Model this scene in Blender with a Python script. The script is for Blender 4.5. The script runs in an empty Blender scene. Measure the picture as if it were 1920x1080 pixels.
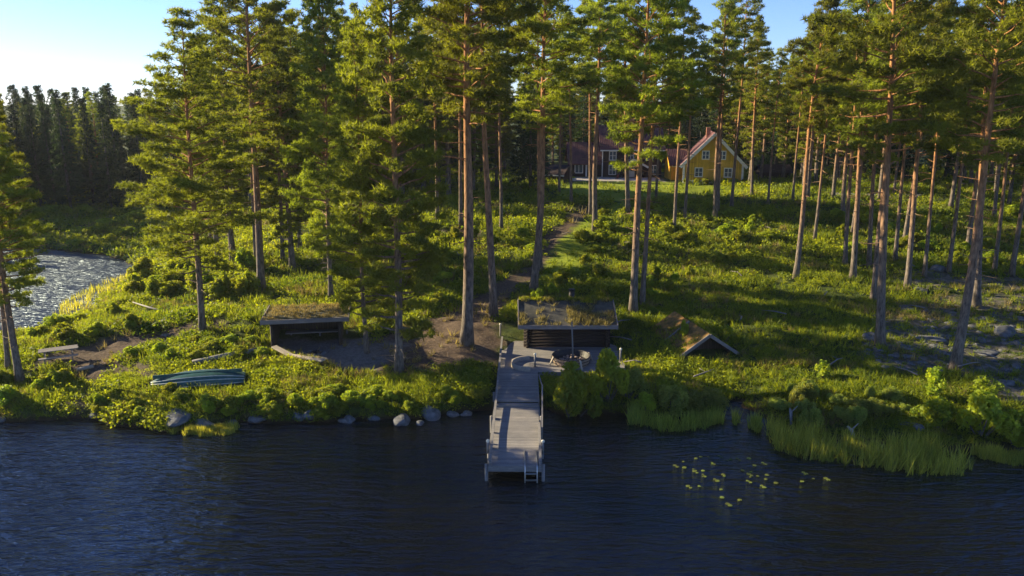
import bpy, math, random
import numpy as np
from mathutils import Vector, Matrix
PI = math.pi
R = math.radians
scene = bpy.context.scene
C = scene.collection

# ------------------------------------------------------------------ camera, sky, sun, exposure
F_PX = 1450.0                      # focal length in pixels of a 1920 wide frame
PITCH = R(13.6)
CAM = Vector((0.0, 0.0, 16.0))
cd = bpy.data.cameras.new("camera"); cam = bpy.data.objects.new("camera", cd); C.objects.link(cam)
cd.sensor_width = 36.0; cd.lens = 36.0 * F_PX / 1920.0; cd.clip_end = 3000; cd.clip_start = 0.5
cam.location = CAM; cam.rotation_euler = (R(90) - PITCH, 0, 0)
scene.camera = cam

SUN_AZ = R(-69)                    # from +Y, negative towards -X
SUN_EL = R(21)
world = bpy.data.worlds.new("World"); scene.world = world; world.use_nodes = True
wn = world.node_tree; wn.nodes.clear()
sky = wn.nodes.new('ShaderNodeTexSky'); sky.sky_type = 'NISHITA'; sky.sun_disc = False
sky.sun_elevation = SUN_EL; sky.sun_rotation = SUN_AZ; sky.air_density = 1.0; sky.dust_density = 0.6; sky.ozone_density = 3.0; sky.altitude = 1500
bgn = wn.nodes.new('ShaderNodeBackground'); bgn.inputs[1].default_value = 0.072
wo = wn.nodes.new('ShaderNodeOutputWorld')
hsn = wn.nodes.new('ShaderNodeMix'); hsn.data_type = 'RGBA'; hsn.blend_type = 'MULTIPLY'; hsn.inputs[0].default_value = 1.0; hsn.inputs[7].default_value = (0.73, 0.81, 1.12, 1)
wn.links.new(sky.outputs[0], hsn.inputs[6]); wn.links.new(hsn.outputs[2], bgn.inputs[0]); wn.links.new(bgn.outputs[0], wo.inputs[0])
sl = bpy.data.lights.new("sun", 'SUN'); sl.energy = 5.0; sl.angle = R(0.5); sl.color = (1.0, 0.85, 0.54)
sun = bpy.data.objects.new("sun", sl); C.objects.link(sun)
sdir = Vector((math.sin(SUN_AZ) * math.cos(SUN_EL), math.cos(SUN_AZ) * math.cos(SUN_EL), math.sin(SUN_EL)))
sun.rotation_euler = (-sdir).to_track_quat('-Z', 'Y').to_euler(); sun.location = (-60, 60, 60)
scene.view_settings.view_transform = 'Standard'; scene.view_settings.look = 'None'
scene.view_settings.exposure = 1.52; scene.view_settings.gamma = 1.0
scene.cycles.max_bounces = 6; scene.cycles.diffuse_bounces = 3; scene.cycles.glossy_bounces = 2
scene.cycles.transmission_bounces = 3; scene.cycles.transparent_max_bounces = 4

# ------------------------------------------------------------------ materials
def new_mat(name):
    m = bpy.data.materials.new(name); m.use_nodes = True
    nt = m.node_tree; nt.nodes.clear()
    out = nt.nodes.new('ShaderNodeOutputMaterial')
    return m, nt, out
def N(nt, t, **kw):
    n = nt.nodes.new(t)
    for k, v in kw.items():
        if k.startswith('i_'): n.inputs[k[2:].replace('_', ' ')].default_value = v
        elif k.startswith('n') and k[1:].isdigit(): n.inputs[int(k[1:])].default_value = v
        else: setattr(n, k, v)
    return n
def rgba(c): return (c[0], c[1], c[2], 1.0)
def ramp(nt, fac, stops):
    r = nt.nodes.new('ShaderNodeValToRGB'); e = r.color_ramp.elements
    e[0].position = stops[0][0]; e[0].color = rgba(stops[0][1])
    e[1].position = stops[-1][0]; e[1].color = rgba(stops[-1][1])
    for p, c in stops[1:-1]:
        x = e.new(p); x.color = rgba(c)
    nt.links.new(fac, r.inputs[0]); return r.outputs[0]
def mix(nt, fac, a, b, mode='MIX'):
    m = nt.nodes.new('ShaderNodeMix'); m.data_type = 'RGBA'; m.blend_type = mode
    for sock, v in ((m.inputs[0], fac), (m.inputs[6], a), (m.inputs[7], b)):
        if isinstance(v, (int, float)): sock.default_value = v
        elif isinstance(v, tuple): sock.default_value = rgba(v)
        else: nt.links.new(v, sock)
    return m.outputs[2]
def noise(nt, coord, scale, detail=3.0, rough=0.55, dist=0.0):
    n = nt.nodes.new('ShaderNodeTexNoise'); n.inputs['Scale'].default_value = scale
    n.inputs['Detail'].default_value = detail; n.inputs['Roughness'].default_value = rough
    n.inputs['Distortion'].default_value = dist
    if coord is not None: nt.links.new(coord, n.inputs['Vector'])
    return n.outputs['Fac']
def coords(nt, kind='Object', scale=None, rot=None):
    tc = nt.nodes.new('ShaderNodeTexCoord'); o = tc.outputs[kind]
    if scale or rot:
        mp = nt.nodes.new('ShaderNodeMapping'); nt.links.new(o, mp.inputs[0])
        if scale: mp.inputs['Scale'].default_value = scale
        if rot: mp.inputs['Rotation'].default_value = rot
        o = mp.outputs[0]
    return o
def wpos(nt):
    g = nt.nodes.new('ShaderNodeNewGeometry'); return g.outputs['Position']
def bump(nt, h, strength=0.3, dist=0.02):
    b = nt.nodes.new('ShaderNodeBump'); b.inputs['Strength'].default_value = strength; b.inputs['Distance'].default_value = dist
    nt.links.new(h, b.inputs['Height']); return b.outputs[0]
def principled(nt, out, col, rough=0.7, metal=0.0, normal=None, spec=0.3):
    p = nt.nodes.new('ShaderNodeBsdfPrincipled')
    if isinstance(col, tuple): p.inputs['Base Color'].default_value = rgba(col)
    else: nt.links.new(col, p.inputs['Base Color'])
    if isinstance(rough, float): p.inputs['Roughness'].default_value = rough
    else: nt.links.new(rough, p.inputs['Roughness'])
    p.inputs['Metallic'].default_value = metal; p.inputs['Specular IOR Level'].default_value = spec
    if normal is not None: nt.links.new(normal, p.inputs['Normal'])
    nt.links.new(p.outputs[0], out.inputs[0]); return p

def leaf_mat(name, dark, light, trans=0.5, tcol=None, objvar=0.25, rough=0.6):
    m, nt, out = new_mat(name)
    at = N(nt, 'ShaderNodeAttribute'); at.attribute_name = 'tint'
    col = ramp(nt, at.outputs['Fac'], [(0.0, dark), (1.0, light)])
    oi = nt.nodes.new('ShaderNodeObjectInfo')
    hs = nt.nodes.new('ShaderNodeHueSaturation')
    mr = nt.nodes.new('ShaderNodeMapRange'); nt.links.new(oi.outputs['Random'], mr.inputs[0])
    mr.inputs[3].default_value = 1.0 - objvar; mr.inputs[4].default_value = 1.0 + objvar
    nt.links.new(mr.outputs[0], hs.inputs['Value']); nt.links.new(col, hs.inputs['Color'])
    mr2 = nt.nodes.new('ShaderNodeMapRange'); nt.links.new(oi.outputs['Random'], mr2.inputs[0])
    mr2.inputs[3].default_value = 0.485; mr2.inputs[4].default_value = 0.515
    nt.links.new(mr2.outputs[0], hs.inputs['Hue'])
    d = nt.nodes.new('ShaderNodeBsdfPrincipled'); d.inputs['Roughness'].default_value = rough; d.inputs['Specular IOR Level'].default_value = 0.25
    t = nt.nodes.new('ShaderNodeBsdfTranslucent'); mx = nt.nodes.new('ShaderNodeMixShader'); mx.inputs[0].default_value = trans
    nt.links.new(hs.outputs[0], d.inputs['Base Color'])
    tc = mix(nt, 1.0, hs.outputs[0], tcol or (2.2, 1.9, 0.7), 'MULTIPLY')
    nt.links.new(tc, t.inputs[0]); nt.links.new(d.outputs[0], mx.inputs[1]); nt.links.new(t.outputs[0], mx.inputs[2])
    nt.links.new(mx.outputs[0], out.inputs[0]); return m
M = {}
M['needle'] = leaf_mat('pine_needles', (0.075, 0.092, 0.018), (0.26, 0.26, 0.026), 0.5, (1.75, 1.85, 0.6))
M['needle_spruce'] = leaf_mat('spruce_needles', (0.016, 0.034, 0.012), (0.035, 0.065, 0.018), 0.25)
M['leaf'] = leaf_mat('broad_leaves', (0.11, 0.17, 0.018), (0.30, 0.34, 0.03), 0.5)
M['leaf_olive'] = leaf_mat('willow_leaves', (0.11, 0.16, 0.035), (0.26, 0.30, 0.07), 0.5)
M['under'] = leaf_mat('bilberry_leaves', (0.035, 0.078, 0.010), (0.25, 0.285, 0.02), 0.5, objvar=0.0)
M['reed'] = leaf_mat('reed_blades', (0.10, 0.15, 0.025), (0.42, 0.44, 0.09), 0.5, objvar=0.0)
M['drygrass'] = leaf_mat('dry_grass', (0.09, 0.085, 0.03), (0.32, 0.26, 0.09), 0.35, (1.6, 1.5, 1.0), objvar=0.0)
M['lily'] = leaf_mat('lily_leaf', (0.05, 0.08, 0.015), (0.17, 0.19, 0.03), 0.1, (1.2, 1.2, 1.0), objvar=0.3)

m, nt, out = new_mat('pine_bark'); M['bark'] = m
oc = coords(nt, 'Object'); sp = nt.nodes.new('ShaderNodeSeparateXYZ'); nt.links.new(oc, sp.inputs[0])
n1 = noise(nt, coords(nt, 'Object', (6, 6, 1.6)), 1.5, 5, 0.65)
ad = N(nt, 'ShaderNodeMath', operation='MULTIPLY_ADD'); nt.links.new(n1, ad.inputs[0]); ad.inputs[1].default_value = 5.0; nt.links.new(sp.outputs[2], ad.inputs[2])
hf = N(nt, 'ShaderNodeMapRange'); nt.links.new(ad.outputs[0], hf.inputs[0]); hf.inputs[1].default_value = 5.0; hf.inputs[2].default_value = 14.0
low = ramp(nt, n1, [(0.32, (0.045, 0.036, 0.03)), (0.68, (0.23, 0.185, 0.15))])
up = ramp(nt, n1, [(0.32, (0.16, 0.065, 0.025)), (0.68, (0.5, 0.24, 0.09))])
principled(nt, out, mix(nt, hf.outputs[0], low, up), 0.9, normal=bump(nt, noise(nt, coords(nt, 'Object', (14, 14, 3)), 2.0, 5), 0.7, 0.04))
m, nt, out = new_mat('grey_bark'); M['bark_grey'] = m
n1 = noise(nt, coords(nt, 'Object', (6, 6, 2)), 2, 5)
principled(nt, out, ramp(nt, n1, [(0.3, (0.05, 0.042, 0.035)), (0.7, (0.17, 0.15, 0.13))]), 0.9)

def wood(name, a, b, plank=0.0, axis='X', rough=0.8, gap=0.9, gs=(1, 12, 12)):
    m, nt, out = new_mat(name)
    oc = coords(nt, 'Object', gs)
    n1 = noise(nt, oc, 2.5, 6, 0.65)
    col = ramp(nt, n1, [(0.25, a), (0.75, b)])
    big = noise(nt, coords(nt, 'Object'), 0.9, 3)
    col = mix(nt, 0.6, col, ramp(nt, big, [(0.3, (0.6, 0.6, 0.62)), (0.7, (1.1, 1.05, 1.0))]), 'MULTIPLY')
    hgt = n1
    if plank:
        sp = nt.nodes.new('ShaderNodeSeparateXYZ'); nt.links.new(coords(nt, 'Object'), sp.inputs[0])
        s = N(nt, 'ShaderNodeMath', operation='DIVIDE'); nt.links.new(sp.outputs['XYZ'.index(axis)], s.inputs[0]); s.inputs[1].default_value = plank
        fl = N(nt, 'ShaderNodeMath', operation='FLOOR'); nt.links.new(s.outputs[0], fl.inputs[0])
        wnz = N(nt, 'ShaderNodeTexWhiteNoise', noise_dimensions='1D'); nt.links.new(fl.outputs[0], wnz.inputs['W'])
        fr = N(nt, 'ShaderNodeMath', operation='FRACT'); nt.links.new(s.outputs[0], fr.inputs[0])
        gp = N(nt, 'ShaderNodeMath', operation='GREATER_THAN'); nt.links.new(fr.outputs[0], gp.inputs[0]); gp.inputs[1].default_value = gap
        vv = ramp(nt, wnz.outputs['Value'], [(0.0, (0.78, 0.78, 0.78)), (1.0, (1.12, 1.1, 1.08))])
        col = mix(nt, 1.0, col, vv, 'MULTIPLY')
        col = mix(nt, gp.outputs[0], col, (a[0] * 0.15, a[1] * 0.15, a[2] * 0.15))
    principled(nt, out, col, rough, normal=bump(nt, hgt, 0.3, 0.01)); M[name] = m; return m
wood('deck_wood', (0.15, 0.145, 0.142), (0.33, 0.31, 0.295), 0.14, 'Y', gap=0.93)
wood('grey_wood', (0.13, 0.125, 0.12), (0.30, 0.28, 0.26))
wood('pale_wood', (0.28, 0.24, 0.19), (0.48, 0.42, 0.34))
wood('dark_wood', (0.022, 0.016, 0.013), (0.06, 0.044, 0.035))
wood('dark_plank', (0.03, 0.02, 0.016), (0.085, 0.055, 0.04), 0.16, 'X', gap=0.9, gs=(12, 12, 1))
wood('log_wall', (0.018, 0.011, 0.009), (0.05, 0.032, 0.026), 0.2, 'Z', gap=0.88)
wood('bench_wood', (0.13, 0.115, 0.11), (0.28, 0.25, 0.23))
wood('yellow_board', (0.60, 0.36, 0.035), (0.72, 0.45, 0.055), 0.18, 'X', gap=0.94, gs=(2, 2, 1))
wood('ochre_board', (0.70, 0.34, 0.02), (0.80, 0.42, 0.03), 0.25, 'X', gap=0.94, gs=(2, 2, 1))
wood('white_board', (0.70, 0.70, 0.70), (0.82, 0.82, 0.80))
wood('brown_board', (0.028, 0.016, 0.018), (0.06, 0.035, 0.034), 0.2, 'X', gap=0.92, gs=(2, 2, 1))
wood('stave_wood', (0.24, 0.17, 0.12), (0.5, 0.38, 0.28), 0, gs=(14, 14, 1))
def plain(name, c1, c2, sc=3.0, rough=0.6, metal=0.0, bm=0.2, spec=0.4):
    m, nt, out = new_mat(name); n = noise(nt, coords(nt, 'Object'), sc, 5)
    principled(nt, out, ramp(nt, n, [(0.3, c1), (0.7, c2)]), rough, metal, bump(nt, n, bm, 0.02), spec); M[name] = m
plain('rock', (0.05, 0.053, 0.055), (0.16, 0.16, 0.16), 2.2, 0.85, bm=0.8)
plain('iron', (0.012, 0.012, 0.013), (0.035, 0.03, 0.028), 5, 0.55, 0.3)
plain('steel', (0.3, 0.31, 0.32), (0.45, 0.45, 0.46), 5, 0.35, 0.8, 0.05)
plain('hull_paint', (0.012, 0.055, 0.050), (0.03, 0.10, 0.088), 2.5, 0.45)
plain('hull_trim', (0.28, 0.32, 0.28), (0.5, 0.52, 0.46), 4, 0.5)
plain('tarpaper', (0.03, 0.032, 0.03), (0.105, 0.095, 0.075), 2.6, 0.95, bm=0.6)
plain('moss', (0.08, 0.07, 0.02), (0.34, 0.17, 0.045), 3.5, 1.0, bm=1.0)
plain('sod', (0.05, 0.05, 0.028), (0.13, 0.11, 0.055), 4, 1.0, bm=1.0)
plain('window_glass', (0.03, 0.05, 0.09), (0.06, 0.09, 0.14), 2, 0.08, 0.0, 0.0, 0.8)
plain('brick', (0.36, 0.15, 0.09), (0.5, 0.25, 0.16), 8, 0.9)
plain('cream_cap', (0.6, 0.55, 0.42), (0.75, 0.7, 0.55), 5, 0.5)
plain('blue_cloth', (0.05, 0.30, 0.55), (0.08, 0.40, 0.7), 4, 0.6)
plain('ember', (0.10, 0.07, 0.06), (0.36, 0.28, 0.24), 14, 1.0, bm=1.0)
plain('rubber', (0.015, 0.015, 0.016), (0.03, 0.03, 0.03), 4, 0.7)
plain('red_paint', (0.35, 0.03, 0.03), (0.5, 0.05, 0.04), 4, 0.4)
m, nt, out = new_mat('roof_tile'); M['roof_tile'] = m
w = N(nt, 'ShaderNodeTexWave', wave_type='BANDS', bands_direction='X'); w.inputs['Scale'].default_value = 1.1; nt.links.new(coords(nt, 'Object'), w.inputs[0])
n1 = noise(nt, coords(nt, 'Object'), 1.2, 5)
principled(nt, out, ramp(nt, n1, [(0.3, (0.07, 0.028, 0.03)), (0.7, (0.15, 0.058, 0.052))]), 0.75, normal=bump(nt, w.outputs['Fac'], 0.5, 0.05))

# water: dark peaty lake with wind ripples
m, nt, out = new_mat('lake_water'); M['water'] = m
pc = wpos(nt)
def mapped(nt, src, sc, rot=0.0):
    mp = nt.nodes.new('ShaderNodeMapping'); nt.links.new(src, mp.inputs[0]); mp.inputs['Scale'].default_value = sc; mp.inputs['Rotation'].default_value = (0, 0, rot); return mp.outputs[0]
r1 = noise(nt, mapped(nt, pc, (0.7, 2.6, 1), R(8)), 1.0, 3, 0.55, 0.35)
r2 = noise(nt, mapped(nt, pc, (1.7, 5.5, 1), R(-10)), 1.0, 3, 0.6, 0.3)
r3 = noise(nt, mapped(nt, pc, (0.12, 0.2, 1), R(20)), 1.0, 2, 0.5)
gust = N(nt, 'ShaderNodeMapRange'); nt.links.new(r3, gust.inputs[0]); gust.inputs[1].default_value = 0.35; gust.inputs[2].default_value = 0.65; gust.inputs[3].default_value = 0.55; gust.inputs[4].default_value = 1.0
s1 = N(nt, 'ShaderNodeMath', operation='MULTIPLY_ADD'); nt.links.new(r2, s1.inputs[0]); s1.inputs[1].default_value = 0.4; nt.links.new(r1, s1.inputs[2])
spw = nt.nodes.new('ShaderNodeSeparateXYZ'); nt.links.new(pc, spw.inputs[0])
lw = N(nt, 'ShaderNodeMapRange'); nt.links.new(spw.outputs[1], lw.inputs[0]); lw.inputs[1].default_value = 47; lw.inputs[2].default_value = 54; lw.inputs[3].default_value = 1.0; lw.inputs[4].default_value = 2.6
s3 = N(nt, 'ShaderNodeMath', operation='MULTIPLY'); nt.links.new(gust.outputs[0], s3.inputs[0]); nt.links.new(lw.outputs[0], s3.inputs[1])
s2 = N(nt, 'ShaderNodeMath', operation='MULTIPLY'); nt.links.new(s1.outputs[0], s2.inputs[0]); nt.links.new(s3.outputs[0], s2.inputs[1])
bn = bump(nt, s2.outputs[0], 1.0, 0.29)
rw = N(nt, 'ShaderNodeMapRange'); nt.links.new(spw.outputs[1], rw.inputs[0]); rw.inputs[1].default_value = 47; rw.inputs[2].default_value = 56; rw.inputs[3].default_value = 0.08; rw.inputs[4].default_value = 0.38
p = principled(nt, out, (0.002, 0.0015, 0.001), rw.outputs[0], 0.0, bn, 0.5); p.inputs['IOR'].default_value = 1.75; p.inputs['Specular Tint'].default_value = (0.40, 0.74, 1.0, 1)

# ------------------------------------------------------------------ mesh helpers
def tag(o, label=None, cat=None, group=None, kind=None):
    if label: o['label'] = label
    if cat: o['category'] = cat
    if group: o['group'] = group
    if kind: o['kind'] = kind
    return o
def link_mesh(name, me, parent=None):
    o = bpy.data.objects.new(name, me); C.objects.link(o)
    if parent is not None: o.parent = parent
    return o
def empty(name, loc, rz=0.0):
    o = bpy.data.objects.new(name, None); C.objects.link(o); o.location = loc; o.rotation_euler = (0, 0, rz); o.empty_display_size = 0.3
    return o
class MB:
    def __init__(s): s.v = []; s.f = []; s.sm = []
    def add(s, vs, fs, smooth=False):
        b = len(s.v); s.v += [tuple(v) for v in vs]; s.f += [tuple(i + b for i in f) for f in fs]; s.sm += [smooth] * len(fs); return s
    def box(s, x0, x1, y0, y1, z0, z1, mat=None):
        vs = [(x0, y0, z0), (x1, y0, z0), (x1, y1, z0), (x0, y1, z0), (x0, y0, z1), (x1, y0, z1), (x1, y1, z1), (x0, y1, z1)]
        if mat is not None: vs = [mat @ Vector(v) for v in vs]
        return s.add(vs, [(0, 3, 2, 1), (4, 5, 6, 7), (0, 1, 5, 4), (1, 2, 6, 5), (2, 3, 7, 6), (3, 0, 4, 7)])
    def bar(s, a, b, w, h=None, up=(0, 0, 1)):
        a = Vector(a); b = Vector(b); h = h or w; d = (b - a).normalized(); u = Vector(up)
        if abs(d.dot(u)) > 0.98: u = Vector((1, 0, 0))
        sx = d.cross(u).normalized(); uz = sx.cross(d).normalized()
        vs = [p + sx * (w / 2 * i) + uz * (h / 2 * j) for p in (a, b) for i, j in ((-1, -1), (1, -1), (1, 1), (-1, 1))]
        return s.add(vs, [(0, 1, 2, 3), (7, 6, 5, 4), (0, 4, 5, 1), (1, 5, 6, 2), (2, 6, 7, 3), (3, 7, 4, 0)])
    def tube(s, pts, rad, n=8, cap=True):
        pts = [Vector(p) for p in pts]; rad = rad if isinstance(rad, (list, tuple)) else [rad] * len(pts)
        vs = []; fs = []; k = len(pts); prev = None
        for i, p in enumerate(pts):
            d = (pts[min(i + 1, k - 1)] - pts[max(i - 1, 0)]).normalized()
            ref = prev if prev is not None else (Vector((1, 0, 0)) if abs(d.x) < 0.9 else Vector((0, 1, 0)))
            sx = (ref - d * ref.dot(d)).normalized(); prev = sx; sy = d.cross(sx)
            for j in range(n):
                a = 2 * PI * j / n; vs.append(p + (sx * math.cos(a) + sy * math.sin(a)) * rad[i])
        for i in range(k - 1):
            for j in range(n):
                fs.append((i * n + j, i * n + (j + 1) % n, (i + 1) * n + (j + 1) % n, (i + 1) * n + j))
        if cap: fs.append(tuple(range(n - 1, -1, -1))); fs.append(tuple((k - 1) * n + j for j in range(n)))
        return s.add(vs, fs, True)
    def ico(s, c, r, sub=2, seed=0, amp=0.2, sq=(1, 1, 1)):
        import bmesh
        bm = bmesh.new(); bmesh.ops.create_icosphere(bm, subdivisions=sub, radius=1.0)
        rnd = random.Random(seed); ph = [(rnd.uniform(1, 2.6), rnd.uniform(0, 6.3), Vector((rnd.gauss(0, 1), rnd.gauss(0, 1), rnd.gauss(0, 1))).normalized()) for _ in range(6)]
        vs = []
        for v in bm.verts:
            q = v.co.copy(); k = 1 + amp * sum(math.sin(f * 2 * q.dot(d) + o) for f, o, d in ph) / 3
            q = q * k; vs.append(Vector((c[0] + q.x * r * sq[0], c[1] + q.y * r * sq[1], c[2] + q.z * r * sq[2])))
        fs = [tuple(v.index for v in f.verts) for f in bm.faces]; bm.free()
        return s.add(vs, fs, False)
    def mesh(s, name, mat, bevel=0):
        me = bpy.data.meshes.new(name); me.from_pydata(s.v, [], s.f); me.validate()
        me.polygons.foreach_set('use_smooth', s.sm if len(s.sm) == len(me.polygons) else [False] * len(me.polygons))
        me.materials.append(mat); me.update(); return me
    def build(s, name, mat, parent=None): return link_mesh(name, s.mesh(name, mat), parent)
def tri_mesh(name, V, tint, mat, quads=False):
    """V: (n,3,3) or (n,4,3) array of free faces, tint: (n,)"""
    n, k = V.shape[0], V.shape[1]
    me = bpy.data.meshes.new(name); me.vertices.add(n * k); me.vertices.foreach_set('co', V.reshape(-1).astype(np.float32))
    me.loops.add(n * k); me.loops.foreach_set('vertex_index', np.arange(n * k, dtype=np.int32))
    me.polygons.add(n); me.polygons.foreach_set('loop_start', np.arange(0, n * k, k, dtype=np.int32))
    a = me.attributes.new('tint', 'FLOAT', 'FACE'); a.data.foreach_set('value', np.clip(tint, 0, 1).astype(np.float32))
    me.materials.append(mat); me.update(calc_edges=True); return me

# ------------------------------------------------------------------ pixel -> world helpers (places things on the real ground)
cp, spn = math.cos(PITCH), math.sin(PITCH)
def ray(px, py):
    a = (px - 960) / F_PX; b = (540 - py) / F_PX
    return Vector((a, cp + b * spn, -spn + b * cp))
def at_z(px, py, z):
    r = ray(px, py); t = (z - 16.0) / r.z; return (r.x * t, r.y * t)
def at_y(px, py, y):
    r = ray(px, py); t = y / r.y; return (r.x * t, y, 16.0 + r.z * t)

# ------------------------------------------------------------------ terrain
shore_px = [(-500, 800), (-200, 792), (0, 792), (90, 787), (170, 790), (250, 800), (320, 803), (420, 800), (520, 790), (620, 792), (720, 786), (800, 780), (900, 772),
            (950, 768), (1020, 772), (1090, 776), (1140, 772), (1200, 778), (1270, 786), (1325, 780), (1352, 762), (1385, 756), (1420, 775), (1450, 806), (1530, 826), (1620, 832),
            (1720, 842), (1800, 846), (1900, 852), (2100, 858), (2500, 870)]
main_poly = [at_z(x, y, 0) for x, y in shore_px] + [(400, 22), (400, -200), (-400, -200), (-400, 44)]
lag_px = [(-400, 640), (-100, 646), (0, 640), (60, 634), (112, 618), (172, 588), (215, 556), (255, 524), (262, 504), (235, 488), (190, 478), (120, 470), (60, 466), (-100, 464), (-500, 470)]
lag_poly = [at_z(x, y, 0) for x, y in lag_px] + [(-120, 84), (-120, 52)]
def seg_dist(px, py, poly):
    d2 = np.full(px.shape, 1e18); inside = np.zeros(px.shape, bool); n = len(poly)
    for i in range(n):
        ax, ay = poly[i]; bx, by = poly[(i + 1) % n]
        dx, dy = bx - ax, by - ay; L = dx * dx + dy * dy + 1e-12
        t = np.clip(((px - ax) * dx + (py - ay) * dy) / L, 0, 1)
        d2 = np.minimum(d2, (px - ax - t * dx) ** 2 + (py - ay - t * dy) ** 2)
        if abs(dy) > 1e-12:
            cr = ((ay > py) != (by > py)) & (px < dx * (py - ay) / dy + ax)
            inside ^= cr
    return np.where(inside, -1, 1) * np.sqrt(d2)
def vnoise(x, y, seed=0):
    xi = np.floor(x).astype(np.int64); yi = np.floor(y).astype(np.int64); fx = x - xi; fy = y - yi
    fx = fx * fx * (3 - 2 * fx); fy = fy * fy * (3 - 2 * fy)
    def h(a, b):
        k = (a * 374761393 + b * 668265263 + seed * 982451653) & 0xffffffff
        k = ((k ^ (k >> 13)) * 1274126177) & 0xffffffff; return ((k ^ (k >> 16)) & 0xffff) / 65535.0
    return (h(xi, yi) * (1 - fx) + h(xi + 1, yi) * fx) * (1 - fy) + (h(xi, yi + 1) * (1 - fx) + h(xi + 1, yi + 1) * fx) * fy
def sstep(a, b, x): t = np.clip((x - a) / (b - a), 0, 1); return t * t * (3 - 2 * t)
def height(x, y):
    x = np.asarray(x, float); y = np.asarray(y, float)
    wob = (vnoise(x * 0.7, y * 0.7, 5) - 0.5) * 0.9 + (vnoise(x * 1.9, y * 1.9, 6) - 0.5) * 0.4
    d = np.minimum(seg_dist(x, y, main_poly), seg_dist(x, y, lag_poly)) + wob
    soft = sstep(6, 14, x)
    bank = 0.75 * (1 - np.exp(-np.clip(d, 0, None) / (0.5 + 2.2 * soft))) + 0.45 * sstep(1.5, 9, d)
    hill = 3.2 * sstep(54, 108, y) * sstep(-42, -14, x + (y - 80) * 0.1)
    mound = 0.9 * np.exp(-(((x + 20) / 7) ** 2 + ((y - 50) / 3.0) ** 2))
    far = 2.5 * sstep(130, 300, y)
    bumps = (vnoise(x * 0.35, y * 0.35, 1) - 0.5) * 0.5 + (vnoise(x * 1.1, y * 1.1, 2) - 0.5) * 0.22
    flat = np.exp(-(((x - 3.2) / 4.5) ** 2 + ((y - 45) / 5) ** 2) ** 2)
    land = 0.02 + bank + hill * sstep(0, 10, d) + mound + far + bumps * sstep(0.5, 3, d) * (1 - 0.9 * sstep(96, 106, y) * sstep(5, 10, x)) 
    land = land * (1 - flat) + np.minimum(land, 0.7) * flat
    bed = -0.12 - 0.35 * np.clip(-d, 0, 6)
    return np.where(d > 0, land, bed)
def axis(lo, hi, step, far, grow=1.25):
    a = list(np.arange(lo, hi + 1e-6, step)); s = step; v = a[-1]
    while v < far[1]: s *= grow; v += s; a.append(v)
    s = step; v = a[0]; pre = []
    while v > far[0]: s *= grow; v -= s; pre.append(v)
    return np.array(pre[::-1] + a)
def axis2():
    a = list(np.arange(27, 60, 0.25)); v = 60.0; s = 0.25
    while v < 2200: a.append(v); s *= 1.025; v += s
    pre = []; v = 27.0; s = 0.25
    while v > -200: s *= 1.4; v -= s; pre.append(v)
    return np.array(pre[::-1] + a)
GX = axis(-44, 44, 0.27, (-1800, 1800), 1.12); GY = axis2()
XX, YY = np.meshgrid(GX, GY)
HH = height(XX, YY)
def ground(x, y):
    x = np.asarray(x, float); y = np.asarray(y, float)
    i = np.clip(np.searchsorted(GX, x) - 1, 0, len(GX) - 2); j = np.clip(np.searchsorted(GY, y) - 1, 0, len(GY) - 2)
    u = (x - GX[i]) / (GX[i + 1] - GX[i]); v = (y - GY[j]) / (GY[j + 1] - GY[j])
    return HH[j, i] * (1 - u) * (1 - v) + HH[j, i + 1] * u * (1 - v) + HH[j + 1, i] * (1 - u) * v + HH[j + 1, i + 1] * u * v
def gz(x, y): return float(ground(x, y))
def hit(px, py):
    r = ray(px, py); t = 20.0; last = t
    while t < 600:
        x, y, z = r.x * t, r.y * t, 16 + r.z * t
        if z < max(gz(x, y), 0.0):
            for _ in range(12):
                mid = (last + t) / 2
                if 16 + r.z * mid < max(gz(r.x * mid, r.y * mid), 0.0): t = mid
                else: last = mid
            return (r.x * t, r.y * t, gz(r.x * t, r.y * t))
        last = t; t += 0.4
    return (r.x * t, r.y * t, 4.0)
# kinds of ground, drawn as outlines on the land
def area(pxs): return [hit(x, y)[:2] for x, y in pxs]
dirt_polys = [area([(700, 640), (770, 610), (850, 575), (900, 545), (950, 520), (985, 505), (985, 530), (960, 560), (930, 600), (945, 625), (935, 690), (870, 682), (800, 700), (700, 700), (660, 690)]),
              area([(968, 512), (1008, 472), (1026, 440), (1062, 410), (1098, 386), (1130, 386), (1102, 412), (1074, 445), (1050, 474), (1018, 510), (990, 540)]),
              area([(50, 690), (70, 665), (130, 650), (200, 640), (270, 622), (400, 598), (420, 606), (330, 632), (260, 650), (225, 672), (290, 700), (285, 720), (200, 700), (170, 722), (150, 722), (120, 690)]),
              area([(150, 700), (170, 700), (165, 745), (160, 785), (100, 788), (0, 790), (0, 778), (100, 775), (145, 745)]),
              area([(815, 435), (900, 428), (905, 438), (820, 445)])]
rock_polys = [area([(1610, 640), (1660, 590), (1760, 560), (1960, 540), (1960, 690), (1790, 700), (1700, 705), (1610, 665)]),
              area([(1640, 525), (1720, 505), (1960, 520), (1960, 535), (1720, 545)]),
              area([(1830, 700), (1960, 690), (1960, 760), (1880, 750)])]
gravel_polys = [area([(512, 655), (530, 635), (680, 632), (760, 650), (700, 700), (640, 690), (608, 682), (545, 672)])]
lawn_polys = [area([(1040, 352), (1080, 340), (1250, 342), (1400, 352), (1420, 362), (1300, 372), (1150, 378), (1050, 372)]),
              area([(1035, 470), (1110, 400), (1160, 378), (1185, 385), (1140, 430), (1125, 470), (1080, 525), (1010, 540)])]
drive_polys = [[(-6, 118.5), (14, 115.5), (23, 115.2), (23, 121.5), (-6, 121.5)], area([(1560, 362), (1780, 368), (1780, 372), (1560, 366)])]
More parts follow.
